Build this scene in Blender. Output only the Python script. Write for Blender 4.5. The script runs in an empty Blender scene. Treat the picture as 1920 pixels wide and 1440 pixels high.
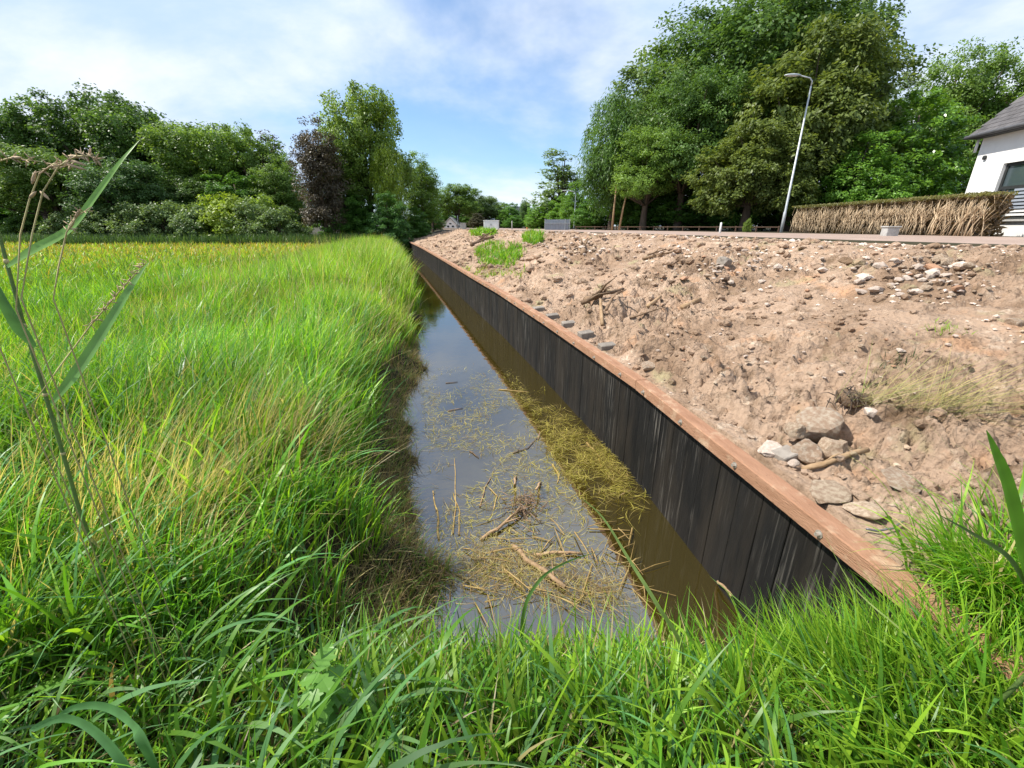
import bpy, math, random
import numpy as np
from mathutils import Vector, Matrix
R = math.radians
rng = np.random.default_rng(7)
random.seed(7)
scene = bpy.context.scene
col = scene.collection

# ------------------------------------------------------------------ camera, sky, sun, exposure
EYE = 2.32                                   # camera height above the water level (z = 0)
FPX, HOR = 801.0, 424.0                      # focal length and horizon row of the 1920 x 1440 photograph
PITCH = math.atan((720 - HOR) / FPX)
cam_d = bpy.data.cameras.new('camera')
cam_d.sensor_width = 36.0
cam_d.lens = 36.0 * FPX / 1920.0
cam_d.clip_start, cam_d.clip_end = 0.05, 3000
cam = bpy.data.objects.new('camera', cam_d)
col.objects.link(cam)
cam.location = (0, 0, EYE)
cam.rotation_euler = (R(90) - PITCH, 0, 0)
scene.camera = cam

SUN_EL, SUN_AZ = R(52), R(-90)               # azimuth from +y towards +x
world = bpy.data.worlds.new('World')
scene.world = world
world.use_nodes = True
wn, wl = world.node_tree.nodes, world.node_tree.links
wn.clear()
def N(t, **kw):
    n = wn.new(t)
    for k, v in kw.items():
        setattr(n, k, v)
    return n
def wmath(op, a, b=None):
    n = N('ShaderNodeMath', operation=op)
    for i, v in enumerate((a, b)):
        if v is None: continue
        if isinstance(v, (int, float)): n.inputs[i].default_value = v
        else: wl.new(v, n.inputs[i])
    return n.outputs[0]
sky = N('ShaderNodeTexSky', sky_type='NISHITA', sun_disc=False)
sky.sun_elevation, sky.sun_rotation = SUN_EL, SUN_AZ
sky.air_density, sky.dust_density, sky.ozone_density = 1.0, 0.6, 2.0
tc = N('ShaderNodeTexCoord')
sep = N('ShaderNodeSeparateXYZ'); wl.new(tc.outputs['Generated'], sep.inputs[0])
zz = wmath('ADD', wmath('MAXIMUM', sep.outputs[2], 0.0), 0.28)
cmb = N('ShaderNodeCombineXYZ')
wl.new(wmath('DIVIDE', sep.outputs[0], zz), cmb.inputs[0])
wl.new(wmath('DIVIDE', sep.outputs[1], zz), cmb.inputs[1])
def wnoise(scale, detail, rough, loc, sc=(1, 1, 1)):
    m = N('ShaderNodeMapping'); m.inputs['Location'].default_value = loc; m.inputs['Scale'].default_value = sc
    wl.new(cmb.outputs[0], m.inputs[0])
    n = N('ShaderNodeTexNoise'); n.inputs['Scale'].default_value = scale; n.inputs['Detail'].default_value = detail
    n.inputs['Roughness'].default_value = rough; n.inputs['Distortion'].default_value = 0.2
    wl.new(m.outputs[0], n.inputs['Vector'])
    return n.outputs['Fac']
def wramp(src, p0, p1, c0, c1):
    r = N('ShaderNodeMapRange', interpolation_type='SMOOTHSTEP')
    wl.new(src, r.inputs[0])
    for i, v in enumerate((p0, p1, c0, c1)): r.inputs[1 + i].default_value = v
    return r.outputs[0]
cloud = wramp(wnoise(0.62, 7, 0.56, (2.3, -7.8, 0), (1, .8, 1)), 0.36, 0.54, 0.08, 0.98)
shade = wramp(wnoise(1.1, 7, 0.58, (-8.8, 6.1, 0), (.8, 1.1, 1)), 0.36, 0.62, 0.0, 1.0)
ccol = N('ShaderNodeMix', data_type='RGBA')
ccol.inputs['A'].default_value = (4.2, 5.5, 7.8, 1); ccol.inputs['B'].default_value = (7.0, 7.4, 8.0, 1)
wl.new(shade, ccol.inputs['Factor'])
smix = N('ShaderNodeMix', data_type='RGBA')
wl.new(cloud, smix.inputs['Factor'])
skyg = N('ShaderNodeMix', data_type='RGBA', blend_type='MULTIPLY'); skyg.inputs['Factor'].default_value = 1
wl.new(sky.outputs[0], skyg.inputs['A']); skyg.inputs['B'].default_value = (0.95, 1.15, 1.3, 1)
wl.new(skyg.outputs['Result'], smix.inputs['A']); wl.new(ccol.outputs['Result'], smix.inputs['B'])
bg = N('ShaderNodeBackground'); bg.inputs['Strength'].default_value = 0.1
wl.new(smix.outputs['Result'], bg.inputs['Color'])
wo = N('ShaderNodeOutputWorld'); wl.new(bg.outputs[0], wo.inputs['Surface'])

sun_d = bpy.data.lights.new('sun', 'SUN')
sun_d.energy, sun_d.angle, sun_d.color = 4.9, R(0.6), (1.0, 0.94, 0.85)
sun = bpy.data.objects.new('sun', sun_d)
col.objects.link(sun)
to_sun = Vector((math.sin(SUN_AZ) * math.cos(SUN_EL), math.cos(SUN_AZ) * math.cos(SUN_EL), math.sin(SUN_EL)))
sun.rotation_euler = to_sun.to_track_quat('Z', 'Y').to_euler()
sun.location = (-20, 10, 40)
vs = scene.view_settings
vs.view_transform, vs.look, vs.exposure, vs.gamma = 'Standard', 'None', 0.58, 1.0
scene.render.engine = 'CYCLES'
scene.cycles.use_denoising = True
scene.cycles.max_bounces = 8
scene.cycles.transparent_max_bounces = 8

# ------------------------------------------------------------------ helpers
def ray(px, py):
    c, s, u = math.cos(PITCH), math.sin(PITCH), 720 - py
    return np.array((px - 960, FPX * c + u * s, -FPX * s + u * c))
def at(px, py, Y):
    r = ray(px, py)
    return np.array((0, 0, EYE)) + r * (Y / r[1])

def hsh(ix, iy, s):
    h = np.sin(ix * 127.1 + iy * 311.7 + s * 74.7) * 43758.5453
    return h - np.floor(h)
def vn(x, y, s=0):
    ix, iy = np.floor(x), np.floor(y)
    fx, fy = x - ix, y - iy
    fx, fy = fx * fx * (3 - 2 * fx), fy * fy * (3 - 2 * fy)
    a, b = hsh(ix, iy, s), hsh(ix + 1, iy, s)
    c, d = hsh(ix, iy + 1, s), hsh(ix + 1, iy + 1, s)
    return (a + (b - a) * fx) * (1 - fy) + (c + (d - c) * fx) * fy
def fbm(x, y, s=0, o=4, g=.5):
    v, a, t = 0, 1, 0
    for i in range(o):
        v = v + a * vn(x * 2 ** i + 13.7 * i, y * 2 ** i - 7.1 * i, s + i); t += a; a *= g
    return v / t
def sstep(a, b, x):
    t = np.clip((x - a) / (b - a), 0, 1)
    return t * t * (3 - 2 * t)

def tag(o, label=None, cat=None, group=None, kind=None):
    for k, v in (('label', label), ('category', cat), ('group', group), ('kind', kind)):
        if v: o[k] = v
    return o
def link(name, me, mat=None, parent=None, loc=None, rot=None, scale=None):
    o = bpy.data.objects.new(name, me)
    col.objects.link(o)
    if mat is not None and me is not None and not me.materials: me.materials.append(mat)
    if parent is not None: o.parent = parent
    if loc is not None: o.location = loc
    if rot is not None: o.rotation_euler = rot
    if scale is not None: o.scale = scale if hasattr(scale, '__len__') else (scale,) * 3
    return o
def empty(name, loc=(0, 0, 0), rz=0, **kw):
    o = link(name, None, loc=loc, rot=(0, 0, rz))
    return tag(o, **kw)
def mesh_np(name, V, F, tint=None, smooth=True):
    V = np.asarray(V, np.float32); F = np.asarray(F, np.int32)
    k = F.shape[1]
    me = bpy.data.meshes.new(name)
    me.vertices.add(len(V)); me.vertices.foreach_set('co', V.ravel())
    me.loops.add(F.size); me.loops.foreach_set('vertex_index', F.ravel())
    me.polygons.add(len(F)); me.polygons.foreach_set('loop_start', np.arange(len(F), dtype=np.int32) * k)
    me.polygons.foreach_set('use_smooth', np.full(len(F), smooth))
    if tint is not None:
        a = me.color_attributes.new('tint', 'FLOAT_COLOR', 'POINT')
        a.data.foreach_set('color', np.hstack([tint, np.ones((len(V), 1))]).astype(np.float32).ravel())
    me.update(calc_edges=True)
    return me
class MB:
    def __init__(s): s.v, s.f = [], []
    def add(s, v, f):
        b = len(s.v); s.v += [tuple(p) for p in v]; s.f += [tuple(b + i for i in q) for q in f]; return s
    def box(s, x0, x1, y0, y1, z0, z1, M=None, bev=0):
        if bev:
            b = bev; xs, ys, zs = (x0, x1), (y0, y1), (z0, z1)
            V, idx = [], {}
            for i in (0, 1):
                for j in (0, 1):
                    for k in (0, 1):
                        x, y, z = xs[i], ys[j], zs[k]; dx, dy, dz = (b, -b)[i], (b, -b)[j], (b, -b)[k]
                        for ax, p in enumerate(((x, y + dy, z + dz), (x + dx, y, z + dz), (x + dx, y + dy, z))):
                            idx[i, j, k, ax] = len(V); V.append(p)
            F = []
            for ax in range(3):
                o1, o2 = [q for q in range(3) if q != ax]
                for e in (0, 1):
                    q = []
                    for a, c in ((0, 0), (1, 0), (1, 1), (0, 1)):
                        key = [0, 0, 0]; key[ax] = e; key[o1] = a; key[o2] = c
                        q.append(idx[(*key, ax)])
                    F.append(q if (e == 1) != (ax == 1) else q[::-1])
                for a in (0, 1):
                    for c in (0, 1):
                        k0, k1 = [0, 0, 0], [0, 0, 0]
                        k0[o1] = k1[o1] = a; k0[o2] = k1[o2] = c; k1[ax] = 1
                        F.append((idx[(*k0, o1)], idx[(*k1, o1)], idx[(*k1, o2)], idx[(*k0, o2)]))
            for i in (0, 1):
                for j in (0, 1):
                    for k in (0, 1):
                        F.append([idx[i, j, k, a] for a in range(3)])
        else:
            V = [(x, y, z) for x in (x0, x1) for y in (y0, y1) for z in (z0, z1)]
            F = [(0, 1, 3, 2), (4, 6, 7, 5), (0, 4, 5, 1), (2, 3, 7, 6), (0, 2, 6, 4), (1, 5, 7, 3)]
        if M is not None: V = [M @ Vector(p) for p in V]
        return s.add(V, F)
    def tube(s, pts, rad, n=6, cap=True):
        pts = [Vector(p) for p in pts]
        rad = rad if hasattr(rad, '__len__') else [rad] * len(pts)
        V, F = [], []
        up = Vector((.31, .17, .93))
        for i, p in enumerate(pts):
            d = (pts[min(i + 1, len(pts) - 1)] - pts[max(i - 1, 0)]).normalized()
            a = d.cross(up)
            if a.length < .05: a = d.cross(Vector((1, 0, 0)))
            a.normalize(); b = d.cross(a)
            for k in range(n):
                t = 2 * math.pi * k / n
                V.append(p + (a * math.cos(t) + b * math.sin(t)) * rad[i])
        for i in range(len(pts) - 1):
            for k in range(n):
                F.append((i * n + k, i * n + (k + 1) % n, (i + 1) * n + (k + 1) % n, (i + 1) * n + k))
        if cap:
            F.append(tuple(range(n))[::-1]); F.append(tuple((len(pts) - 1) * n + k for k in range(n)))
        return s.add(V, F)
    def mesh(s, name, smooth=False):
        me = bpy.data.meshes.new(name); me.from_pydata(s.v, [], s.f); 
        import bmesh
        bm = bmesh.new(); bm.from_mesh(me); bmesh.ops.recalc_face_normals(bm, faces=bm.faces[:]); bm.to_mesh(me); bm.free()
        if smooth: me.polygons.foreach_set('use_smooth', [True] * len(me.polygons))
        me.update(); return me
    def build(s, name, mat, parent=None, smooth=False, **kw):
        return link(name, s.mesh(name, smooth), mat, parent, **kw)

def material(name, c0, c1=None, scale=8, rough=.8, bump=0, bscale=None, coords='Object', stretch=(1, 1, 1), detail=6, spec=.3, metal=0, lo=.35, hi=.65, rnd=0):
    m = bpy.data.materials.new(name); m.use_nodes = True
    nt = m.node_tree; n, l = nt.nodes, nt.links
    p = n['Principled BSDF']
    p.inputs['Roughness'].default_value = rough; p.inputs['Metallic'].default_value = metal
    p.inputs['Specular IOR Level'].default_value = spec
    c1 = c1 or tuple(v * .7 for v in c0)
    if coords == 'World':
        src = n.new('ShaderNodeNewGeometry').outputs['Position']
    else:
        src = n.new('ShaderNodeTexCoord').outputs[coords]
    mp = n.new('ShaderNodeMapping'); mp.inputs['Scale'].default_value = stretch; l.new(src, mp.inputs[0])
    if coords == 'Object':
        oi = n.new('ShaderNodeObjectInfo'); mu = n.new('ShaderNodeMath'); mu.operation = 'MULTIPLY'; mu.inputs[1].default_value = 37
        l.new(oi.outputs['Random'], mu.inputs[0]); l.new(mu.outputs[0], mp.inputs['Location'])
    t = n.new('ShaderNodeTexNoise'); t.inputs['Scale'].default_value = scale; t.inputs['Detail'].default_value = detail; t.inputs['Roughness'].default_value = .6
    l.new(mp.outputs[0], t.inputs['Vector'])
    mr = n.new('ShaderNodeMapRange'); mr.inputs[1].default_value = lo; mr.inputs[2].default_value = hi
    l.new(t.outputs['Fac'], mr.inputs[0])
    mx = n.new('ShaderNodeMix'); mx.data_type = 'RGBA'
    mx.inputs['A'].default_value = (*c0, 1); mx.inputs['B'].default_value = (*c1, 1)
    l.new(mr.outputs[0], mx.inputs['Factor'])
    out = mx.outputs['Result']
    if rnd:
        oi = n.new('ShaderNodeObjectInfo')
        r2 = n.new('ShaderNodeMapRange'); r2.inputs[3].default_value = 1 - rnd; r2.inputs[4].default_value = 1 + rnd
        l.new(oi.outputs['Random'], r2.inputs[0])
        hs = n.new('ShaderNodeHueSaturation'); l.new(out, hs.inputs['Color']); l.new(r2.outputs[0], hs.inputs['Value'])
        out = hs.outputs[0]
    l.new(out, p.inputs['Base Color'])
    if bump:
        t2 = n.new('ShaderNodeTexNoise'); t2.inputs['Scale'].default_value = bscale or scale * 4; t2.inputs['Detail'].default_value = 5
        l.new(mp.outputs[0], t2.inputs['Vector'])
        b = n.new('ShaderNodeBump'); b.inputs['Strength'].default_value = bump; b.inputs['Distance'].default_value = .02
        l.new(t2.outputs['Fac'], b.inputs['Height']); l.new(b.outputs[0], p.inputs['Normal'])
    m['out'] = 1
    return m
def leafy(name, mul=(1, 1, 1), trans=.35, rough=.45, spec=.35, rnd=.12):
    """tint attribute -> glossy leaf with light passing through"""
    m = bpy.data.materials.new(name); m.use_nodes = True
    n, l = m.node_tree.nodes, m.node_tree.links
    p = n['Principled BSDF']; p.inputs['Roughness'].default_value = rough; p.inputs['Specular IOR Level'].default_value = spec
    a = n.new('ShaderNodeAttribute'); a.attribute_name = 'tint'
    mu = n.new('ShaderNodeMix'); mu.data_type = 'RGBA'; mu.blend_type = 'MULTIPLY'; mu.inputs['Factor'].default_value = 1
    l.new(a.outputs['Color'], mu.inputs['A']); mu.inputs['B'].default_value = (*mul, 1)
    oi = n.new('ShaderNodeObjectInfo'); r2 = n.new('ShaderNodeMapRange'); r2.inputs[3].default_value = 1 - rnd; r2.inputs[4].default_value = 1 + rnd
    l.new(oi.outputs['Random'], r2.inputs[0])
    hs = n.new('ShaderNodeHueSaturation'); l.new(mu.outputs['Result'], hs.inputs['Color']); l.new(r2.outputs[0], hs.inputs['Value'])
    l.new(hs.outputs[0], p.inputs['Base Color'])
    tr = n.new('ShaderNodeBsdfTranslucent')
    m2 = n.new('ShaderNodeMix'); m2.data_type = 'RGBA'; m2.blend_type = 'MULTIPLY'; m2.inputs['Factor'].default_value = 1
    l.new(hs.outputs[0], m2.inputs['A']); m2.inputs['B'].default_value = (1.5, 1.45, .7, 1)
    l.new(m2.outputs['Result'], tr.inputs['Color'])
    ms = n.new('ShaderNodeMixShader'); ms.inputs[0].default_value = trans
    l.new(p.outputs[0], ms.inputs[1]); l.new(tr.outputs[0], ms.inputs[2])
    l.new(ms.outputs[0], n['Material Output'].inputs['Surface'])
    return m

# ------------------------------------------------------------------ terrain shape
WY = np.array([-12, 0, 1.4, 2.4, 3.4, 4.9, 7.0, 8.7, 10.5, 14, 21, 30, 48, 70, 700.])
WX = np.array([1.75, 1.72, 1.63, 1.48, 1.26, .88, .40, .0, -.55, -1.5, -3.45, -6.0, -11.4, -18, -207.])
def xw(y): return np.interp(y, WY, WX)
def bank_edge(y): return -np.interp(y, [0, 2, 5, 9, 14, 30], [2.0, 2.02, 2.08, 2.0, 1.8, 1.6]) + .48 * (fbm(y * 1.3, y * 0 + 3.3, 5, 3) - .5) * 2
def crest(d): return 1.0 + 1.02 * (np.clip((d - .25) / 5.1, 0, 1) ** .9)
def base_h(x, y, soil=False):
    x, y = np.asarray(x, float), np.asarray(y, float)
    d = x - xw(y)
    u = bank_edge(y) - d
    lvl = .66 + .22 * (fbm(x * .35, y * .35, 2) - .5)
    left = np.where(u > 0, lvl * sstep(-.05, .95, u) , np.clip(u, -.4, 0) * .9)
    v = 1.80 + .3 * (fbm(x * 1.5 + 4, y * 0 + .5, 9, 3) - .5) - y
    near = np.where(v > 0, (.66 + .20 * sstep(.9, 1.5, x)) * sstep(-.05, 1.0 - .25 * sstep(.9, 1.5, x), v - .10 * sstep(.6, 1.4, x)), np.clip(v, -.4, 0) * .9)
    z = np.maximum(left, near)
    far_end = sstep(44, 47, y)
    z = z * (1 - far_end) + .9 * far_end
    b = crest(d)
    if not soil: b = b - .16 * (1 - sstep(7.7, 8.0, d))
    b = b - .03 * sstep(11.5, 13, d)
    b = b + (near * 0)
    return np.where(d > .05, b, z)
def soil_h(x, y):
    x, y = np.asarray(x, float), np.asarray(y, float)
    d = x - xw(y)
    z = base_h(x, y, True)
    env = sstep(.08, .5, d) * (1 - .80 * sstep(4.9, 5.6, d) - .1 * sstep(6.4, 7.2, d))
    big = (fbm(x * .8, y * .8, 21, 3) - .5) * .36
    lump = (np.abs(fbm(x * 2.6, y * 2.6, 31, 4) - .5)) * -.62 + .09
    fine = (np.abs(fbm(x * 9, y * 9, 41, 4, .6) - .5)) * -.30 + .04
    step = fbm(x * 3.3 + 5, y * 3.3, 51, 3); step = (np.floor(step * 8) / 8 - step) * .5
    ro = sstep(.36, .62, fbm(x * .55 + 9, y * .55, 15, 3))
    return z + env * (big + lump * (.45 + .8 * ro) + fine * (.25 + 1.15 * ro) + step * (.2 + 1.3 * ro)) - .03
def top_h(x, y):
    d = np.asarray(x) - xw(y)
    return np.where((d > .06) & (d < 7.3), soil_h(x, y), base_h(x, y))
def hit(px, py, lo=1.2, hi=60):
    """where the sight line through a pixel of the photograph meets the land"""
    r = ray(px, py); r = r / r[1]
    Y = np.geomspace(lo, hi, 900)
    z = EYE + r[2] * Y - top_h(r[0] * Y, Y)
    i = int(np.argmax(z < 0))
    y = Y[i]
    return np.array((r[0] * y, y, float(top_h(r[0] * y, y))))

# ------------------------------------------------------------------ materials
M = {}
M['earth'] = material('earth', (.045, .036, .018), (.028, .028, .012), 3, .95, .5, 30, coords='World')
M['soil'] = None
M['road'] = material('road_surface', (.36, .27, .22), (.28, .205, .165), 1.4, .9, .4, 60, coords='World')
M['asphalt'] = material('asphalt', (.08, .078, .075), (.055, .054, .052), 2, .9, .3, 60, coords='World')
M['galv'] = material('galvanised_steel', (.50, .53, .54), (.40, .43, .44), 6, .45, .05, 60, metal=.3, spec=.5)
M['bolt'] = material('zinc_bolt', (.62, .58, .52), (.4, .36, .3), 60, .4, metal=.7)
M['stone'] = material('pale_stone', (.54, .43, .31), (.36, .25, .17), 5, .95, .8, 40, rnd=.2, lo=.38, hi=.6)
M['greystone'] = material('grey_stone', (.50, .41, .31), (.36, .245, .165), 5, .95, .8, 40, rnd=.1, lo=.38, hi=.58)
M['rubble'] = material('pale_rubble', (.60, .50, .42), (.42, .33, .26), 6, .9, .5, 40, rnd=.22)
M['brick'] = material('broken_brick', (.42, .24, .14), (.33, .19, .12), 8, .9, .5, 40, rnd=.2)
M['clod'] = material('soil_clod', (.33, .235, .155), (.24, .165, .105), 6, .95, .6, 50, rnd=.2)
M['block'] = material('dark_grey_block', (.28, .245, .205), (.18, .155, .13), 9, .8, .4, 50, rnd=.15)
M['bark'] = material('bark', (.12, .09, .065), (.07, .052, .038), 6, .95, .8, 20, stretch=(1, 1, .25))
M['deadwood'] = material('dead_wood', (.27, .18, .11), (.14, .09, .055), 14, .9, .6, 30, stretch=(1, 1, 1), rnd=.25)
M['palewood'] = material('pale_wood', (.42, .29, .17), (.30, .19, .10), 14, .85, .5, 30, rnd=.2)
M['reedstraw'] = material('reed_straw', (.44, .32, .12), (.30, .19, .07), 12, .7, .3, 30, rnd=.25)
M['white'] = material('white_render', (.78, .77, .74), (.72, .71, .68), 2.5, .9, .15, 90)
M['whitepaint'] = material('white_paint', (.76, .76, .74), (.68, .68, .66), 3, .5, 0)
M['dark'] = material('dark_frame', (.035, .037, .035), (.025, .027, .027), 5, .5)
M['slate'] = material('roof_slate', (.12, .112, .112), (.075, .072, .075), 5, .8, .5, 40, rnd=.25)
M['gutter'] = material('zinc_gutter', (.19, .19, .20), (.12, .12, .13), 8, .45, metal=.4)
M['stem'] = material('dry_stem', (.60, .47, .31), (.36, .26, .16), 9, .9, .5, 40, rnd=.3)
M['panel'] = material('grey_panel', (.33, .36, .40), (.27, .30, .34), 3, .6, .1, 30)
M['concrete'] = material('concrete', (.45, .44, .41), (.34, .33, .31), 7, .9, .4, 60)
M['railwood'] = material('rail_wood', (.10, .06, .04), (.07, .045, .03), 9, .9, .3)
M['redbrick'] = material('red_brick_wall', (.30, .12, .08), (.22, .09, .065), 9, .9)
M['orange'] = material('orange_post', (.55, .22, .05), (.45, .18, .05), 4, .6)
M['leaf'] = leafy('leaf_mid_green')
M['grass'] = leafy('grass_blade', trans=.40, rough=.42, spec=.4, rnd=0)
def glass(name):
    m = bpy.data.materials.new(name); m.use_nodes = True
    p = m.node_tree.nodes['Principled BSDF']
    p.inputs['Base Color'].default_value = (.05, .07, .075, 1); p.inputs['Roughness'].default_value = .04
    p.inputs['Specular IOR Level'].default_value = .9
    return m
M['glass'] = glass('window_glass')

def soil_mat():
    m = material('loose_soil', (.45, .32, .225), (.31, .21, .14), .8, .95, 0, coords='World', lo=.3, hi=.7)
    n, l = m.node_tree.nodes, m.node_tree.links
    p = n['Principled BSDF']
    old = p.inputs['Base Color'].links[0].from_socket
    pos = n.new('ShaderNodeNewGeometry').outputs['Position']
    def noise(s, d=5, r=.6):
        t = n.new('ShaderNodeTexNoise'); t.inputs['Scale'].default_value = s; t.inputs['Detail'].default_value = d; t.inputs['Roughness'].default_value = r
        l.new(pos, t.inputs['Vector']); return t.outputs['Fac']
    def mix(a, c, src, lo, hi):
        r = n.new('ShaderNodeMapRange'); r.inputs[1].default_value = lo; r.inputs[2].default_value = hi; l.new(src, r.inputs[0])
        x = n.new('ShaderNodeMix'); x.data_type = 'RGBA'; l.new(r.outputs[0], x.inputs['Factor']); l.new(a, x.inputs['A']); x.inputs['B'].default_value = (*c, 1)
        return x.outputs['Result']
    o = mix(old, (.54, .43, .32), noise(7, 6, .7), .56, .68)
    o = mix(o, (.46, .27, .155), noise(2.3, 4), .58, .72)
    o = mix(o, (.17, .11, .065), noise(3.1, 7, .72), .52, .66)
    o = mix(o, (.25, .165, .105), noise(.75, 6, .65), .52, .62)
    o = mix(o, (.36, .31, .17), noise(1.6, 5), .60, .72)
    l.new(o, p.inputs['Base Color'])
    v = n.new('ShaderNodeTexVoronoi'); v.inputs['Scale'].default_value = 24; l.new(pos, v.inputs['Vector'])
    b0 = n.new('ShaderNodeBump'); b0.inputs['Strength'].default_value = .7; b0.inputs['Distance'].default_value = .03
    l.new(v.outputs['Distance'], b0.inputs['Height'])
    b = n.new('ShaderNodeBump'); b.inputs['Strength'].default_value = .9; b.inputs['Distance'].default_value = .03
    l.new(noise(34, 8, .7), b.inputs['Height']); l.new(b0.outputs[0], b.inputs['Normal']); l.new(b.outputs[0], p.inputs['Normal'])
    return m
M['soil'] = soil_mat()

def wall_mat():
    m = material('tarred_plank', (.006, .006, .006), (.013, .0125, .012), 9, .8, .5, 40, coords='Object', stretch=(1, 1, .15), rnd=.2, spec=.15)
    n, l = m.node_tree.nodes, m.node_tree.links
    p = n['Principled BSDF']; old = p.inputs['Base Color'].links[0].from_socket
    pos = n.new('ShaderNodeNewGeometry').outputs['Position']
    def streak(sx, sz, lo, hi, off):
        mp = n.new('ShaderNodeMapping'); mp.inputs['Scale'].default_value = (sx, sx, sz); mp.inputs['Location'].default_value = off
        l.new(pos, mp.inputs[0])
        t = n.new('ShaderNodeTexNoise'); t.inputs['Scale'].default_value = 1; t.inputs['Detail'].default_value = 4; t.inputs['Roughness'].default_value = .65
        l.new(mp.outputs[0], t.inputs['Vector'])
        r = n.new('ShaderNodeMapRange'); r.inputs[1].default_value = lo; r.inputs[2].default_value = hi; l.new(t.outputs['Fac'], r.inputs[0])
        return r.outputs[0]
    a, b = streak(34, 1.6, .53, .76, (0, 0, 0)), streak(1.1, .5, .42, .66, (5, 3, 1))
    mu = n.new('ShaderNodeMath'); mu.operation = 'MULTIPLY'; l.new(a, mu.inputs[0]); l.new(b, mu.inputs[1])
    x = n.new('ShaderNodeMix'); x.data_type = 'RGBA'; l.new(mu.outputs[0], x.inputs['Factor']); l.new(old, x.inputs['A']); x.inputs['B'].default_value = (.24, .22, .19, 1)
    w = n.new('ShaderNodeMix'); w.data_type = 'RGBA'; l.new(streak(3, .7, .42, .72, (9, 1, 4)), w.inputs['Factor']); l.new(x.outputs['Result'], w.inputs['A']); w.inputs['B'].default_value = (.026, .021, .016, 1)
    l.new(w.outputs['Result'], p.inputs['Base Color'])
    return m
M['tarred'] = wall_mat()
def beam_mat():
    m = material('timber_beam', (.39, .215, .13), (.29, .15, .085), 3.5, .8, .5, 30, coords='Object', stretch=(6, 1, 6), rnd=.08)
    n, l = m.node_tree.nodes, m.node_tree.links
    p = n['Principled BSDF']; old = p.inputs['Base Color'].links[0].from_socket
    pos = n.new('ShaderNodeNewGeometry').outputs['Position']
    for s, c, lo, hi in ((6, (.46, .32, .21), .54, .70), (22, (.20, .11, .06), .60, .72)):
        t = n.new('ShaderNodeTexNoise'); t.inputs['Scale'].default_value = s; t.inputs['Detail'].default_value = 6; t.inputs['Roughness'].default_value = .7
        l.new(pos, t.inputs['Vector'])
        r = n.new('ShaderNodeMapRange'); r.inputs[1].default_value = lo; r.inputs[2].default_value = hi; l.new(t.outputs['Fac'], r.inputs[0])
        x = n.new('ShaderNodeMix'); x.data_type = 'RGBA'; l.new(r.outputs[0], x.inputs['Factor']); l.new(old, x.inputs['A']); x.inputs['B'].default_value = (*c, 1)
        old = x.outputs['Result']
    l.new(old, p.inputs['Base Color'])
    return m
M['beam'] = beam_mat()
def water_mat():
    m = bpy.data.materials.new('ditch_water'); m.use_nodes = True
    n, l = m.node_tree.nodes, m.node_tree.links
    p = n['Principled BSDF']
    p.inputs['Roughness'].default_value = .03; p.inputs['IOR'].default_value = 2.9; p.inputs['Specular IOR Level'].default_value = .5
    pos = n.new('ShaderNodeNewGeometry').outputs['Position']
    t = n.new('ShaderNodeTexNoise'); t.inputs['Scale'].default_value = .9; t.inputs['Detail'].default_value = 4; l.new(pos, t.inputs['Vector'])
    x = n.new('ShaderNodeMix'); x.data_type = 'RGBA'; l.new(t.outputs['Fac'], x.inputs['Factor'])
    x.inputs['A'].default_value = (.038, .027, .003, 1); x.inputs['B'].default_value = (.028, .022, .004, 1)
    l.new(x.outputs['Result'], p.inputs['Base Color'])
    t2 = n.new('ShaderNodeTexNoise'); t2.inputs['Scale'].default_value = 5; t2.inputs['Detail'].default_value = 2; l.new(pos, t2.inputs['Vector'])
    b = n.new('ShaderNodeBump'); b.inputs['Strength'].default_value = .09; b.inputs['Distance'].default_value = .02
    l.new(t2.outputs['Fac'], b.inputs['Height']); l.new(b.outputs[0], p.inputs['Normal'])
    return m
M['water'] = water_mat()

# ------------------------------------------------------------------ the setting
def grid(D, Y, hf, name):
    d, y = np.meshgrid(D, Y)
    x = xw(y) + d
    V = np.stack([x, y, hf(x, y)], -1).reshape(-1, 3)
    nx, ny = len(D), len(Y)
    i = (np.arange(ny - 1)[:, None] * nx + np.arange(nx - 1)[None]).ravel()
    return mesh_np(name, V, np.stack([i, i + 1, i + nx + 1, i + nx], -1))
D = np.concatenate([[-900, -500, -250, -120, -80], np.arange(-60, -6, 2.), np.arange(-6, -3.2, .3), np.arange(-3.2, -1.2, .07),
                    np.arange(-1.2, -.1, .15), [0, .03, .07, .2, .4], np.arange(.7, 5.4, .4), [5.4, 5.6, 6, 6.5, 7.2, 7.7, 8, 8.3, 10, 11.5, 12, 13, 15, 20, 30, 45, 70, 120, 250, 500, 900]])
Y = np.concatenate([np.arange(-12, 0, 2.), np.arange(0, 3.2, .07), np.geomspace(3.2, 48, 110), [50, 55, 60, 70, 85, 110, 150, 250, 400, 700, 1200]])
g = link('ground', grid(D, Y, lambda x, y: base_h(x, y) , 'ground'), M['earth'])
tag(g, 'dark earth of field, ditch sides and verges', 'ground', kind='structure')
Db = np.concatenate([np.linspace(.047, .4, 14), np.arange(.43, 2.2, .03), np.arange(2.2, 5.9, .045), np.arange(5.95, 7.75, .15)])
b = link('soil_bank', grid(Db, np.concatenate([np.linspace(.55, 1.6, 40), np.geomspace(1.61, 46, 430)]), soil_h, 'soil_bank'), M['soil'])
tag(b, 'bare tan soil bank rising from the timber wall to the road', 'soil bank', kind='structure')
rd = np.array([7.3, 7.8, 8.5, 10, 11.4, 13, 15, 17.3])
r = link('road', grid(rd, np.concatenate([np.arange(-10, 4, 1.), np.geomspace(4, 130, 60)]), lambda x, y: base_h(x, y) + .012 + .02 * (fbm(x * .9, y * .9, 77) - .5) * 0, 'road'), M['road'])
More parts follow.
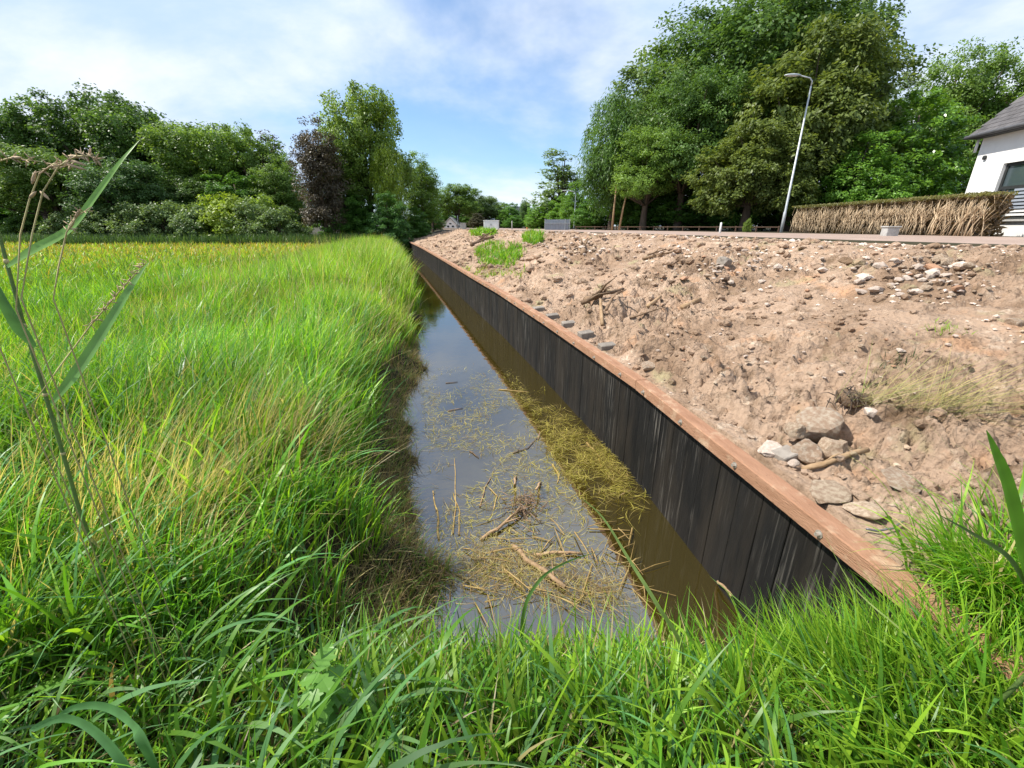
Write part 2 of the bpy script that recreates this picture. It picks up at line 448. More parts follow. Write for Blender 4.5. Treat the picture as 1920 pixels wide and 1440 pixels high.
tag(r, 'pinkish brown unpaved road along the top of the soil bank', 'road', kind='structure')
wy = np.concatenate([np.arange(1.2, 48.5, .5)])
wv = np.array([(xw(y) + d, y, 0.) for y in wy for d in (-3.2, .02)])
i = np.arange(len(wy) - 1) * 2
w = link('water', mesh_np('water', wv, np.stack([i, i + 1, i + 3, i + 2], -1)), M['water'])
tag(w, 'still brown ditch water reflecting the sky', 'water', kind='structure')

# ------------------------------------------------------------------ retaining wall: planks, beam, bolts
wall = empty('retaining_wall', (float(xw(.7)), .7, 0), label='long black plank retaining wall with an orange brown timber beam along its top', cat='wall')
W0 = Vector(wall.location)
pw = .2
plank_me = [MB().box(0, .04, 0, pw - .002, -.75, .915, bev=.004).mesh('plank') for _ in range(1)]
plank_me.append(MB().box(-.002, .038, .001, pw - .003, -.75, .915, bev=.004).mesh('plank'))
plank_me.append(MB().box(.002, .042, .0, pw - .002, -.75, .915, bev=.004).mesh('plank'))
for me in plank_me: me.materials.append(M['tarred'])
bolt = MB()
bolt.tube([(-.004, 0, 0), (-.0, 0, 0)], .02, 12)
bolt.tube([(-.02, 0, 0), (-.003, 0, 0)], .011, 6)
bolt_me = bolt.mesh('bolt'); bolt_me.materials.append(M['bolt'])
# stations by arc length
fy = np.linspace(.7, 46, 4000); fx = xw(fy)
# soften the polyline into a smooth curve
kk = np.ones(161) / 161
fxs = np.convolve(np.pad(fx, 80, mode='reflect', reflect_type='odd'), kk, 'valid')
arc = np.concatenate([[0], np.cumsum(np.hypot(np.diff(fxs), np.diff(fy)))])
seg = 3.0
s0 = 0.0
while s0 < arc[-1] - .5:
    s1 = min(s0 + seg, arc[-1])
    A = Vector((np.interp(s0, arc, fxs), np.interp(s0, arc, fy), 0)); B = Vector((np.interp(s1, arc, fxs), np.interp(s1, arc, fy), 0))
    d = (B - A); Ls = d.length; rz = math.atan2(-d.x, d.y)
    bm = MB().box(-.068, .042, 0.004, Ls - .004, .918 + random.uniform(-.003, .003), 1.012 + random.uniform(-.003, .003), bev=.006)
    be = bm.build('beam', M['beam'], wall, loc=A - W0, rot=(0, 0, rz))
    q = .35 if s0 == 0 else .3
    while q < Ls - .1:
        link('bolt', bolt_me, None, be, loc=(-.068, q, .962 + random.uniform(-.006, .006)))
        q += .62
    n = int(round(Ls / pw)); n = max(n, 1)
    for k in range(n):
        link('plank', plank_me[random.choice((0, 0, 1, 2))], None, wall, loc=A - W0 + d * (k / n) + Vector((0, 0, random.uniform(-.01, 0))), rot=(0, random.uniform(-.004, .004), rz))
    s0 = s1

# ------------------------------------------------------------------ stones, rubble, clods
import bmesh
def rock_mesh(name, seed, sub=2, flat=.75, rough=.22, facets=5, mat=None):
    r = np.random.default_rng(seed)
    bm = bmesh.new(); bmesh.ops.create_icosphere(bm, subdivisions=sub, radius=1)
    nrm = r.normal(size=(facets, 3)); nrm /= np.linalg.norm(nrm, axis=1)[:, None]; off = r.uniform(.55, .85, facets)
    for v in bm.verts:
        p = np.array(v.co)
        for q, o in zip(nrm, off):
            t = p @ q
            if t > o: p = p - q * (t - o)
        p = p * (1 + rough * (float(fbm(np.array(p[0] * 1.7 + seed), np.array(p[1] * 1.7 + p[2] * 1.3), seed, 3)) - .5) * 2)
        if sub > 2: p = p * (1 + .10 * (float(fbm(np.array(p[0] * 5 + seed), np.array(p[1] * 5 + p[2] * 4), seed + 3, 3)) - .5) * 2)
        v.co = Vector((p[0], p[1], p[2] * flat))
    me = bpy.data.meshes.new(name); bm.to_mesh(me); bm.free()
    if mat: me.materials.append(mat)
    return me
big = [rock_mesh('stone', s, 3, .78, .20, 9, M['greystone']) for s in (3, 5, 8)]
def stone_at(px, py, wpx, me, label, cat='stone', flat=1, mat=None, name='stone', sink=.35, group=None, asp=1, rz=None):
    p = hit(px, py)
    dist = math.sqrt(p[0] ** 2 + p[1] ** 2 + (p[2] - EYE) ** 2)
    rr = ray(px, py); fwd = dist / np.linalg.norm(rr) 
    rad = .5 * wpx * fwd
    o = link(name, me, None, loc=(p[0], p[1], p[2] + rad * flat * .75 * (1 - 2 * sink)), rot=(random.uniform(-.25, .25), random.uniform(-.25, .25), random.uniform(0, 6.28) if rz is None else rz), scale=(rad, rad * asp, rad * flat))
    if mat:
        o.material_slots[0].link = 'OBJECT'; o.material_slots[0].material = mat
    return tag(o, label, cat, group)
stone_at(1528, 822, 86, big[0], 'large rounded grey stone at the top of the pile behind the beam', sink=.2)
stone_at(1503, 862, 60, big[1], 'lumpy grey brown stone in front of the largest rounded stone', sink=.15)
stone_at(1560, 856, 56, big[2], 'blocky pale tan stone beside the lumpy grey one', mat=M['stone'], sink=.15)
stone_at(1492, 824, 46, big[1], 'pale stone wedged under the side of the largest rounded stone', mat=M['stone'], sink=.25)
stone_at(1450, 848, 66, big[2], 'flat pinkish tan stone lying just behind the beam', flat=.5, mat=M['rubble'])
stone_at(1629, 780, 26, big[0], 'small round pale stone beside the uprooted grass', mat=M['rubble'], sink=.2)
stone_at(1486, 876, 22, big[1], 'little pale stone tucked between beam and grey block', sink=.1, mat=M['rubble'])
stone_at(1552, 925, 80, big[0], 'low tan slab of stone beyond the lying log', flat=.35, mat=M['stone'])
stone_at(1690, 905, 80, big[2], 'wide grey slab half sunk in soil near the grass tuft', flat=.3)
stone_at(1618, 962, 74, big[1], 'broad flat pink stone with the bent pipe at its edge', flat=.4, mat=M['stone'])
stone_at(1215, 692, 34, big[0], 'grey stone lying against the middle of the beam', flat=.7)
stone_at(1590, 495, 36, big[1], 'dark brown clod alone above the pale rubble scatter', mat=M['deadwood'], flat=.6)
stone_at(1645, 548, 44, big[2], 'long pale slab at the lower edge of the rubble scatter', flat=.4, asp=.5, rz=.3, mat=M['rubble'])
stone_at(1355, 500, 30, big[0], 'dark leaning chunk in the bank below the road', flat=1.2, mat=M['block'])
stone_at(1900, 610, 30, big[0], 'brown lump with a violet grey side at the edge of the picture', mat=M['greystone'])

rub = [rock_mesh('rubble_stone', 20 + s, 1, .6, .25, 7, M['rubble']) for s in range(6)]
clodm = [rock_mesh('clod', 40 + s, 1, .7, .3, 3, M['clod']) for s in range(4)]
zones = [  # x0, x1, y0, y1, count, min px, max px, brick share, place, columns, group
    (1590, 1880, 472, 572, 120, 10, 36, .07, 'of the dense scatter below the hedge', ('lamp side', 'middle', 'house side'), 'rubble below the hedge'),
    (1000, 1150, 446, 494, 50, 8, 20, .05, 'of the far rubble heap', ('ditch side', 'middle', 'road side'), 'rubble at the far end of the bank'),
    (1180, 1570, 452, 552, 75, 8, 24, .12, 'of the upper bank under the lamp', ('far end', 'middle', 'near end'), 'stones along the upper bank'),
    (1080, 1900, 560, 760, 60, 7, 18, .15, 'of the bare middle slope', ('branch side', 'middle', 'tussock side'), 'stones amid the bank'),
]
for x0, x1, y0, y1, n, a, bb, br, place, cols3, grp in zones:
    for k in range(n):
        t, u = random.triangular(-1, 1, 0), random.triangular(-1, 1, 0)
        px, py = (x0 + x1) / 2 + t * (x1 - x0) / 2, (y0 + y1) / 2 + u * (y1 - y0) / 2
        isb = random.random() < br
        wpx = a + (bb - a) * random.random() ** 2.5
        mt = M['brick'] if isb else random.choice((M['rubble'], M['rubble'], M['stone']))
        size = 'large' if wpx > a + .45 * (bb - a) else 'middling' if wpx > a + .12 * (bb - a) else 'small'
        kindw = 'orange brick piece' if isb else 'cream stone' if mt is M['rubble'] else 'tan stone'
        row = 'upper' if u < -.2 else 'lower' if u > .2 else 'central'
        lab = f"{size} {kindw} in the {row} {cols3[0 if t < -.25 else 2 if t > .25 else 1]} {place}"
        flat = random.uniform(.5, 1)
        stone_at(px, py, wpx, random.choice(rub), lab, 'brick' if isb else 'stone', flat, mt, 'brick_fragment' if isb else 'rubble_stone', .3, grp if not isb else 'brick pieces, ' + grp, random.uniform(.55, 1))
# crumbs of soil: too many to count
def scatter_lumps(n, name, lab):
    V, F, T = [], [], []
    src = []
    for m_ in clodm:
        vv = np.array([v.co[:] for v in m_.vertices]); ff = np.array([p.vertices[:] for p in m_.polygons]); src.append((vv, ff))
    base = 0
    y = np.exp(rng.uniform(math.log(1.2), math.log(40), n)); d = rng.uniform(.12, 7.2, n)
    clump = fbm(d * 1.3, y * 1.3, 91, 3)
    keep = rng.random(n) < sstep(.3, .65, clump) * .9 + .1
    y, d = y[keep], d[keep]; x = xw(y) + d; z = soil_h(x, y)
    s = (.008 + .055 * rng.random(len(y)) ** 4) * np.clip(y / 4, .8, 2.4)
    for i in range(len(y)):
        vv, ff = src[i % len(src)]
        a = rng.uniform(0, 6.28); c, sn = math.cos(a), math.sin(a)
        q = vv * s[i] * np.array((1, rng.uniform(.6, 1), rng.uniform(.5, 1)))
        q = np.stack([q[:, 0] * c - q[:, 1] * sn, q[:, 0] * sn + q[:, 1] * c, q[:, 2]], -1) + (x[i], y[i], z[i] + s[i] * .15)
        V.append(q); F.append(ff + base); base += len(q)
    me = mesh_np(name, np.concatenate(V), np.concatenate(F), smooth=False)
    return tag(link(name, me, M['soil']), lab, 'soil crumbs', kind='stuff')
def pebbles(n, name, lab, mat, dlo, dhi, smin, smax):
    vv = np.array([v.co[:] for v in rub[0].vertices]); ff = np.array([p.vertices[:] for p in rub[0].polygons])
    y = np.exp(rng.uniform(math.log(2.0), math.log(36), n)); d = rng.uniform(dlo, dhi, n)
    k = rng.random(n) < sstep(.42, .62, fbm(d * .9 + 3, y * .9, 95, 3)) * .95 + .05
    y, d = y[k], d[k]; n = len(y); x = xw(y) + d; z = soil_h(x, y)
    s = (smin + (smax - smin) * rng.random(n) ** 3) * np.clip(y / 6, .8, 1.8); a = rng.uniform(0, 6.28, n)
    q = vv[None] * s[:, None, None] * np.stack([np.ones(n), rng.uniform(.5, 1, n), rng.uniform(.5, 1.1, n)], -1)[:, None]
    c, sn = np.cos(a)[:, None], np.sin(a)[:, None]
    q = np.stack([q[..., 0] * c - q[..., 1] * sn, q[..., 0] * sn + q[..., 1] * c, q[..., 2]], -1) + np.stack([x, y, z + s * .25], -1)[:, None]
    F = (ff[None] + (np.arange(n) * len(vv))[:, None, None]).reshape(-1, 3)
    return tag(link(name, mesh_np(name, q.reshape(-1, 3), F, smooth=False), mat), lab, 'pebbles', kind='stuff')
pebbles(5200, 'pale_pebbles', 'pale pebbles strewn over the upper bank', M['rubble'], 2.6, 7.2, .008, .05)
pebbles(2600, 'tan_pebbles', 'tan pebbles and crumbs on the lower bank', M['stone'], .1, 3.4, .005, .032)
scatter_lumps(10500, 'soil_crumbs', 'loose crumbs and small clods of tan soil over the bank')

# grey block heads and the bent pipe behind the beam
for px, py, wd, lab in ((1010, 583, 20, 'first of the small grey blocks behind the beam, by the far grass'), (1036, 597, 22, 'second small grey block behind the beam from the far end'),
                        (1066, 612, 24, 'third small grey block behind the beam from the far end'), (1098, 632, 26, 'grey block behind the beam nearest the pale standing stick'),
                        (1138, 656, 30, 'grey block behind the beam between the stick and the grey stone'), (1470, 862, 46, 'dark grey square block between beam and stone pile')):
    p = hit(px, py); k = np.linalg.norm(p - (0, 0, EYE)) / np.linalg.norm(ray(px, py)); s = wd * k * .5
    o = MB().box(-s, s, -s * .7, s * .7, -.12, s * .75, bev=s * .08).build('grey_block', M['block'], loc=(p[0], p[1], p[2]), rot=(.05, -.08, R(random.uniform(5, 25))))
    tag(o, lab, 'block', 'grey blocks behind the beam')
def pix_path(pts, lift=.02):
    out = []
    for px, py in pts:
        p = hit(px, py); out.append(Vector((p[0], p[1], p[2] + lift)))
    return out
def stick(pts, r0, r1, lab, mat, lift=.02, cat='branch', name='branch', twigs=0, n=7, group=None):
    P = pix_path(pts, lift)
    # refine, straighten between the ends with a little wobble
    Q = []
    for i in range(len(P) - 1):
        for k in range(3): Q.append(P[i].lerp(P[i + 1], k / 3) + Vector((random.uniform(-1, 1), random.uniform(-1, 1), random.uniform(-.6, .6))) * r0 * .5)
    Q.append(P[-1])
    m = MB(); rad = [r0 + (r1 - r0) * i / (len(Q) - 1) for i in range(len(Q))]
    m.tube(Q, rad, n)
    for _ in range(twigs):
        i = random.randrange(1, len(Q) - 1); d = (Q[i + 1] - Q[i]).normalized()
        e = Q[i] + (d + Vector((random.uniform(-.8, .8), random.uniform(-.8, .8), random.uniform(0, .7)))) * random.uniform(4, 12) * r0
        m.tube([Q[i], Q[i].lerp(e, .5) + Vector((0, 0, r0)), e], [rad[i] * .6, rad[i] * .4, rad[i] * .15], 5)
    o0 = Q[0].copy()
    m.v = [tuple(Vector(v) - o0) for v in m.v]
    return tag(m.build(name, mat, smooth=True, loc=o0), lab, cat, group)
stick([(1088, 578), (1130, 562), (1168, 548)], .035, .022, 'thick dark branch lying across the middle of the bank', M['deadwood'], .05, twigs=4)
stick([(1095, 572), (1128, 558)], .05, .03, 'short knotty stub under the thick dark branch', M['deadwood'], .03, twigs=2)
stick([(1136, 600), (1150, 575), (1172, 556)], .022, .010, 'thin dark branch rising from the pale standing stick', M['deadwood'], .10, twigs=3)
stick([(1130, 618), (1125, 580)], .026, .022, 'pale peeled stick leaning upright beside the dark branches', M['palewood'], .06)
stick([(1215, 578), (1238, 560)], .03, .02, 'short pale stick alone right of the dark branches', M['palewood'], .02)
stick([(1282, 578), (1312, 564)], .04, .03, 'stout pale log end on the middle of the bank', M['palewood'], .02)
stick([(1505, 886), (1560, 872), (1625, 850)], .018, .016, 'straight brown branch lying beside the stone pile', M['palewood'], .018, twigs=1)
stick([(1180, 601), (1210, 590), (1245, 583)], .014, .006, 'thin twig lying below the short pale stick', M['deadwood'], .015, twigs=2)
stick([(1205, 488), (1260, 476)], .03, .02, 'long thin reddish branch near the road edge', M['deadwood'], .03, twigs=2)
stick([(1215, 481), (1250, 470)], .025, .015, 'second reddish branch just above the long one near the road', M['deadwood'], .04, twigs=1)
stick([(1090, 482), (1095, 466)], .08, .05, 'dark upright root stub in the far grey rubble', M['deadwood'], .05, twigs=3, cat='root', name='root_stub')
stick([(885, 462), (905, 452), (925, 446)], .09, .07, 'dark driftwood trunk between the far grass patches', M['deadwood'], .08, twigs=2, cat='log', name='fallen_trunk')
stick([(1690, 985), (1672, 998), (1640, 1004), (1620, 1003)], .005, .005, 'bent grey pipe arching out at the edge of the pink stone', M['gutter'], .02, cat='pipe', name='bent_pipe')

# ------------------------------------------------------------------ leaves and trees
def leaf_quads(C, Nrm, Ax, ln, wd, tint, fold=.0):
    """C centres, Ax unit axis, Nrm roughly the leaf's face; a rhombic leaf each"""
    Sd = np.cross(Nrm, Ax); Sd /= np.linalg.norm(Sd, axis=1)[:, None] + 1e-9
    l, w_ = ln[:, None], wd[:, None]
    v = np.stack([C - Ax * l * .5, C - Ax * l * .05 + Sd * w_ * .5, C + Ax * l * .5, C - Ax * l * .05 - Sd * w_ * .5], 1)
    n = len(C)
    F = np.arange(n * 4).reshape(n, 4)
    return v.reshape(-1, 3), F, np.repeat(tint, 4, 0)
def unit(v): return v / (np.linalg.norm(v, axis=-1, keepdims=True) + 1e-9)
def make_crown(seed, ells, n_cl, per, rc, ln, wd, c_lo, c_hi, droop=.4, inner=.5, name='crown', flat=.75):
    r = np.random.default_rng(seed)
    E = np.array(ells, float)
    wts = (E[:, 3] * E[:, 4] * E[:, 5]) ** .67; wts /= wts.sum()
    idx = r.choice(len(E), n_cl, p=wts)
    u = unit(r.normal(size=(n_cl, 3)))
    rad = inner + (1 - inner) * r.random(n_cl) ** .6
    cen = E[idx, :3] + u * rad[:, None] * E[idx, 3:6]
    rcs = rc * r.uniform(.55, 1.35, n_cl)
    cb = r.random(n_cl)
    k = r.poisson(per, n_cl).clip(3)
    ci = np.repeat(np.arange(n_cl), k); n = len(ci)
    o = unit(r.normal(size=(n, 3))) * (r.random(n) ** .45)[:, None]
    o[:, 2] *= flat
    P = cen[ci] + o * rcs[ci][:, None]
    out = unit(P - E[idx[ci], :3])
    Nrm = unit(out * .5 + np.array((0, 0, .8)) + r.normal(size=(n, 3)) * .55)
    Ax = unit(out * .6 + r.normal(size=(n, 3)) * .6 + np.array((0, 0, -droop)))
    Ax = unit(Ax - Nrm * (Ax * Nrm).sum(1, keepdims=True) * .8)
    br = (cb[ci] * .6 + r.random(n) * .4)[:, None]
    T = np.array(c_lo) * (1 - br) + np.array(c_hi) * br
    L = ln * r.uniform(.6, 1.3, n); Wd = wd * r.uniform(.7, 1.25, n)
    V, F, T = leaf_quads(P, Nrm, Ax, L, Wd, T)
    return mesh_np(name, V, F, T, smooth=False), cen
def make_trunk(seed, base_r, height, cen, n_limb, name='trunk', fork=.3, sides=8, lean=0):
    r = np.random.default_rng(seed)
    m = MB()
    top = Vector((r.uniform(-.3, .3) + lean, r.uniform(-.3, .3), height * .8))
    pts = [Vector((0, 0, -.3)), Vector((0, 0, .15))]; rad = [base_r * 1.35, base_r * 1.08]
    for i in range(1, 7):
        t = i / 6
        pts.append(top * t + Vector((math.sin(t * 5 + seed), math.cos(t * 4 + seed), 0)) * base_r * .6 * t); rad.append(base_r * (1 - .85 * t))
    m.tube(pts, rad, sides)
    pick = r.choice(len(cen), min(n_limb, len(cen)), replace=False)
    for j in pick:
        c = Vector(cen[j]); t = min(max((c.z / height - .25) * .8 + r.uniform(-.1, .05), fork), .92)
        k = t * 6; i = min(int(k), 5) + 2; f = k - int(k)
        a = pts[i - 1].lerp(pts[min(i, len(pts) - 1)], f); ra = base_r * (1 - .85 * t) * .55
        mid = a.lerp(c, .5) + Vector((0, 0, -.06 * (c - a).length + r.uniform(-.2, .3)))
        m.tube([a, mid, c], [ra, ra * .6, ra * .15], 5, cap=False)
    return m.mesh(name, True)
G = lambda *c: tuple(c)
PROTO = {}
def proto(kind, seed, ells, n_cl, per, rc, ln, wd, lo, hi, tr_r, h, limbs, **kw):
    cm, cen = make_crown(seed, ells, n_cl, per, rc, ln, wd, lo, hi, **kw)
    tm = make_trunk(seed, tr_r, h, cen, limbs)
    cm.materials.append(M['leaf']); tm.materials.append(M['bark'])
    PROTO[kind] = (cm, tm, h)
GLO, GHI = (.065, .11, .026), (.17, .26, .062)
proto('oak', 1, [(0, 0, 6.2, 3.3, 3.3, 2.8), (1.8, .6, 7.6, 2.4, 2.2, 2.0), (-1.9, -.5, 7.0, 2.4, 2.3, 2.2), (.2, -.8, 8.6, 2.0, 2.0, 1.4), (1.6, -1.4, 4.6, 2.4, 2.3, 1.6), (-1.8, .8, 4.4, 2.4, 2.3, 1.6)],
      430, 75, .62, .21, .13, GLO, GHI, .32, 10.6, 22, inner=.35)
proto('great', 11, [(0, 0, 6.2, 3.3, 3.3, 2.8), (1.8, .6, 7.6, 2.4, 2.2, 2.0), (-1.9, -.5, 7.0, 2.4, 2.3, 2.2), (.2, -.8, 8.6, 2.0, 2.0, 1.4), (1.6, -1.4, 4.6, 2.4, 2.3, 1.6), (-1.8, .8, 4.4, 2.4, 2.3, 1.6)],
      560, 85, .55, .16, .095, GLO, GHI, .32, 10.6, 26, inner=.4, droop=.7)
proto('tall', 2, [(0, 0, 5.0, 2.3, 2.3, 3.2), (.5, .2, 7.6, 1.7, 1.7, 2.2), (-.9, -.3, 6.4, 1.6, 1.6, 2.0), (1.1, -.2, 5.2, 1.6, 1.6, 1.8), (-.1, -.2, 2.7, 2.1, 2.1, 1.5)],
      330, 85, .55, .18, .10, GLO, GHI, .24, 10, 18, inner=.3)
proto('willow', 3, [(0, 0, 6.4, 2.8, 2.8, 2.9), (1.4, 0, 4.4, 2.2, 2.2, 2.6), (-1.5, .3, 4.4, 2.2, 2.2, 2.8), (.1, -1.2, 3.6, 2.3, 2.0, 2.6), (0, 0, 8.6, 1.5, 1.5, 1.2)],
      300, 90, .70, .34, .075, (.05, .095, .02), (.155, .245, .055), .26, 10, 16, droop=1.6, inner=.4, flat=1.5)
proto('chestnut', 4, [(0, 0, 5.6, 3.8, 3.4, 3.2), (2.3, -.6, 6.6, 2.3, 2.2, 2.2), (-2.4, -.4, 5.6, 2.2, 2.2, 2.4), (.3, -.6, 8.3, 2.4, 2.2, 1.6), (1.8, -1.2, 3.4, 2.4, 2.0, 1.8), (-1.9, -1.0, 3.2, 2.3, 2.0, 1.7), (0, -1.6, 5.0, 2.5, 1.6, 2.6)],
      560, 70, .55, .27, .12, (.085, .11, .03), (.23, .25, .08), .36, 10, 22, droop=1.0, inner=.35, flat=.9)
proto('laurel', 5, [(0, 0, 4.2, 3.0, 2.8, 4.0), (1.6, -.4, 3.0, 2.4, 2.3, 3.0), (-1.6, -.3, 2.8, 2.4, 2.3, 2.8), (.2, -.4, 7.6, 2.0, 2.0, 2.2), (0, -1, 2.0, 3.0, 2.0, 2.0)],
      420, 66, .55, .26, .13, (.06, .13, .024), (.17, .30, .055), .25, 10, 10, droop=.7, inner=.55)
proto('shrub', 6, [(0, 0, 1.3, 1.5, 1.4, 1.2), (.9, .2, 1.0, 1.1, 1.1, .95), (-.9, -.2, 1.0, 1.1, 1.1, .95), (.1, 0, 2.0, .9, .9, .8)],
      150, 60, .34, .15, .085, GLO, GHI, .10, 2.8, 10, inner=.4)
proto('sparse', 8, [(0, 0, 4.5, 1.9, 1.9, 3.0), (.3, 0, 7.6, 1.2, 1.2, 2.0), (-.8, 0, 5.8, 1.5, 1.5, 1.6), (.9, 0, 3.4, 1.7, 1.7, 1.6)],
      120, 40, .50, .24, .13, GLO, GHI, .2, 10, 26, inner=.3)
LM = {}
def leafmat(key, mul, **kw):
    if key not in LM: LM[key] = leafy('leaf_' + key, mul, **kw)
    return LM[key]
leafmat('deep_green', (.85, 1.0, .9), trans=.4); leafmat('mid_green', (1.3, 1.35, 1.1), trans=.42); leafmat('olive', (1.1, 1.15, .95)); leafmat('fresh_green', (1.15, 1.2, .8), rough=.3, spec=.5)
leafmat('brown_green', (.86, 1.0, .78), trans=.42); leafmat('purple', (.70, .36, .95), trans=.2); leafmat('yellow_green', (2.0, 1.75, .8)); leafmat('grey_green', (1.25, 1.2, 1.7)); leafmat('light_green', (1.5, 1.45, 1.1), trans=.42); leafmat('blue_green', (.75, .92, 1.15))
def tree(kind, name, px, top_py, Y, leaf, label, cat='tree', group=None, wide=1., zb=None, rz=None, push=0):
    cm, tm, h = PROTO[kind]
    tp = at(px, top_py, Y)
    x = tp[0]
    zb = float(base_h(x, Y)) if zb is None else zb
    s = (tp[2] - zb) / h
    rz = random.uniform(0, 6.28) if rz is None else rz
    e = empty(name, (x, Y, zb), rz, label=label, cat=cat, group=group)
    e.scale = (s * wide, s * wide, s)
    t = link('trunk', tm, None, e)
    c = link('crown', cm, None, e)
    c.material_slots[0].link = 'OBJECT'; c.material_slots[0].material = LM[leaf]
    return e

GL = 'trees across the field'
tree('oak', 'broad_tree', 5, 175, 57, 'deep_green', 'dark broad tree at the outer end of the field trees, above the seed heads', group=GL)
tree('oak', 'broad_tree', 150, 136, 58, 'deep_green', 'tallest dark round crown of the trees across the field', group=GL, wide=1.05)
tree('oak', 'broad_tree', 255, 178, 58, 'deep_green', 'dark broad crown just right of the tallest field tree', group=GL, wide=1.05)
tree('oak', 'broad_tree', 352, 212, 56, 'mid_green', 'broad green crown midway along the field trees', group=GL, wide=1.2)
tree('oak', 'broad_tree', 440, 212, 55, 'mid_green', 'olive broad crown behind the yellow green bush', group=GL, wide=1.05)
tree('sparse', 'thin_tree', 487, 232, 58, 'purple', 'thin purplish tree between the olive crown and the purple tree', group=GL, wide=1.2)
tree('tall', 'broad_tree', 505, 285, 50, 'olive', 'lower olive tree standing against the purple tree', group=GL, wide=1.3)
tree('oak', 'broad_tree', 60, 258, 47, 'olive', 'lower olive brown tree at the field edge behind the seed heads', group=GL, wide=1.5)
tree('oak', 'broad_tree', 215, 285, 46, 'blue_green', 'lower grey green tree at the field edge behind the tall reed leaf', group=GL, wide=1.5)
tree('oak', 'broad_tree', 330, 320, 50, 'deep_green', 'low dark tree filling the gap behind the shrub band', group=GL, wide=1.6)
tree('laurel', 'broad_tree', 430, 318, 49, 'deep_green', 'low dark tree behind the yellow green bush', group=GL, wide=1.8)
for px, lab in ((-60, 'outermost'), (110, 'second'), (300, 'third'), (480, 'fourth')):
    tree('laurel', 'backdrop_tree', px, 290, 66, 'deep_green', f'{lab} of the dense dark trees deep behind the field trees, counted from the field side', group='dense trees deep behind', wide=2.6)
tree('tall', 'purple_tree', 580, 208, 41, 'purple', 'purple leaved tree beside the tall green tree', wide=.95)
tree('oak', 'tall_green_tree', 668, 134, 47, 'light_green', 'tall green tree standing at the head of the ditch', wide=.80, rz=1.0)
tree('tall', 'tall_green_tree', 640, 250, 46, 'mid_green', 'slimmer green tree growing against the tall tree, behind the purple one', wide=1.4)
tree('willow', 'yellow_willow', 722, 268, 44, 'yellow_green', 'yellowish sunlit willow at the ditch side', wide=.6)
tree('tall', 'broad_tree', 785, 280, 54, 'mid_green', 'green tree beyond the yellowish willow', wide=1.15)
tree('sparse', 'thin_tree', 805, 320, 57, 'mid_green', 'thin see-through tree next to the open sky over the ditch', wide=1.2)
tree('laurel', 'dark_bush', 640, 350, 43, 'deep_green', 'dark bush between purple tree and tall green tree', 'bush', wide=1.5)
tree('laurel', 'dark_bush', 722, 355, 41, 'blue_green', 'round dark bush below the yellowish willow', 'bush', wide=1.3)
tree('laurel', 'dark_bush', 775, 385, 46, 'deep_green', 'low dark bush hanging over the end of the ditch', 'bush', wide=1.6)
tree('laurel', 'dark_bush', 665, 360, 44, 'deep_green', 'dark bush at the foot of the tall green tree', 'bush', wide=1.5)
tree('oak', 'distant_tree', 855, 338, 84, 'mid_green', 'round green tree above the distant white house', wide=1.5)
tree('oak', 'distant_tree', 905, 362, 88, 'grey_green', 'pale green round tree behind the white cabinet', wide=1.6)
tree('oak', 'distant_tree', 935, 375, 92, 'mid_green', 'green tree right of the pale round tree, before the far flat block', wide=1.4)
tree('laurel', 'distant_tree', 895, 398, 76, 'purple', 'dark purple bush tree behind the white cabinet', wide=2.0)
tree('laurel', 'distant_tree', 830, 392, 100, 'deep_green', 'dark distant tree behind the red brick house', wide=1.6)
tree('tall', 'distant_tree', 985, 368, 80, 'deep_green', 'narrow dark tree right of the far flat block', wide=.8)
tree('laurel', 'distant_tree', 965, 402, 72, 'deep_green', 'low dark tree between white cabinet and grey panel', wide=2.6)
for px, tp, Y_, lf, wd2, lab in ((838, 372, 96, 'mid_green', 1.7, 'leafy tree standing right behind the distant white house'), (872, 372, 92, 'deep_green', 1.6, 'dense tree over the small pale cabinet'), (912, 388, 90, 'deep_green', 1.9, 'dense low tree right behind the white cabinet'),
                            (945, 392, 86, 'mid_green', 1.7, 'dense low tree over the thin pale post'), (990, 398, 84, 'mid_green', 2.0, 'dense low tree over the orange post'), (803, 378, 62, 'deep_green', 1.5, 'dense dark tree closing the view at the ditch head'), (1030, 400, 76, 'deep_green', 2.4, 'dense low tree behind the grey panel'), (780, 402, 50, 'deep_green', 1.6, 'dark bush leaning over the farthest water')):
    tree('laurel', 'distant_tree', px, tp, Y_, lf, lab, wide=wd2)
tree('laurel', 'distant_tree', 1080, 335, 50, 'mid_green', 'rounded green bush rising beside the willow', wide=1.1)
tree('laurel', 'distant_tree', 1035, 352, 58, 'grey_green', 'grey green bush between panel and thin airy tree', wide=1.3)
tree('laurel', 'distant_tree', 958, 378, 88, 'deep_green', 'dark tree half hiding the far flat block', wide=1.5)
tree('laurel', 'distant_tree', 880, 366, 98, 'mid_green', 'far green tree between the round one and the pale one', wide=1.4)
tree('laurel', 'distant_tree', 1000, 380, 70, 'mid_green', 'green tree above the short orange post', wide=1.2)
GR = 'trees behind the road'
tree('sparse', 'thin_tree', 1050, 268, 58, 'grey_green', 'thin airy tree left of the willow behind the grey panel', group=GR, wide=1.9)
tree('laurel', 'roadside_bush', 1012, 385, 56, 'fresh_green', 'green bush left of the grey panel', 'bush', wide=1.8)
tree('laurel', 'roadside_bush', 1058, 362, 54, 'mid_green', 'green bush above the grey panel', 'bush', wide=1.8)
tree('laurel', 'roadside_bush', 1105, 375, 50, 'mid_green', 'green bush right of the far lamp post', 'bush', wide=1.5)
tree('willow', 'willow_tree', 1165, 160, 40, 'deep_green', 'tall willow like tree with drooping leaves behind the far lamp', group=GR, wide=.95)
tree('great', 'broad_tree', 1225, 225, 37, 'mid_green', 'mid green broad tree in front of the tall willow', group=GR, wide=1.2)
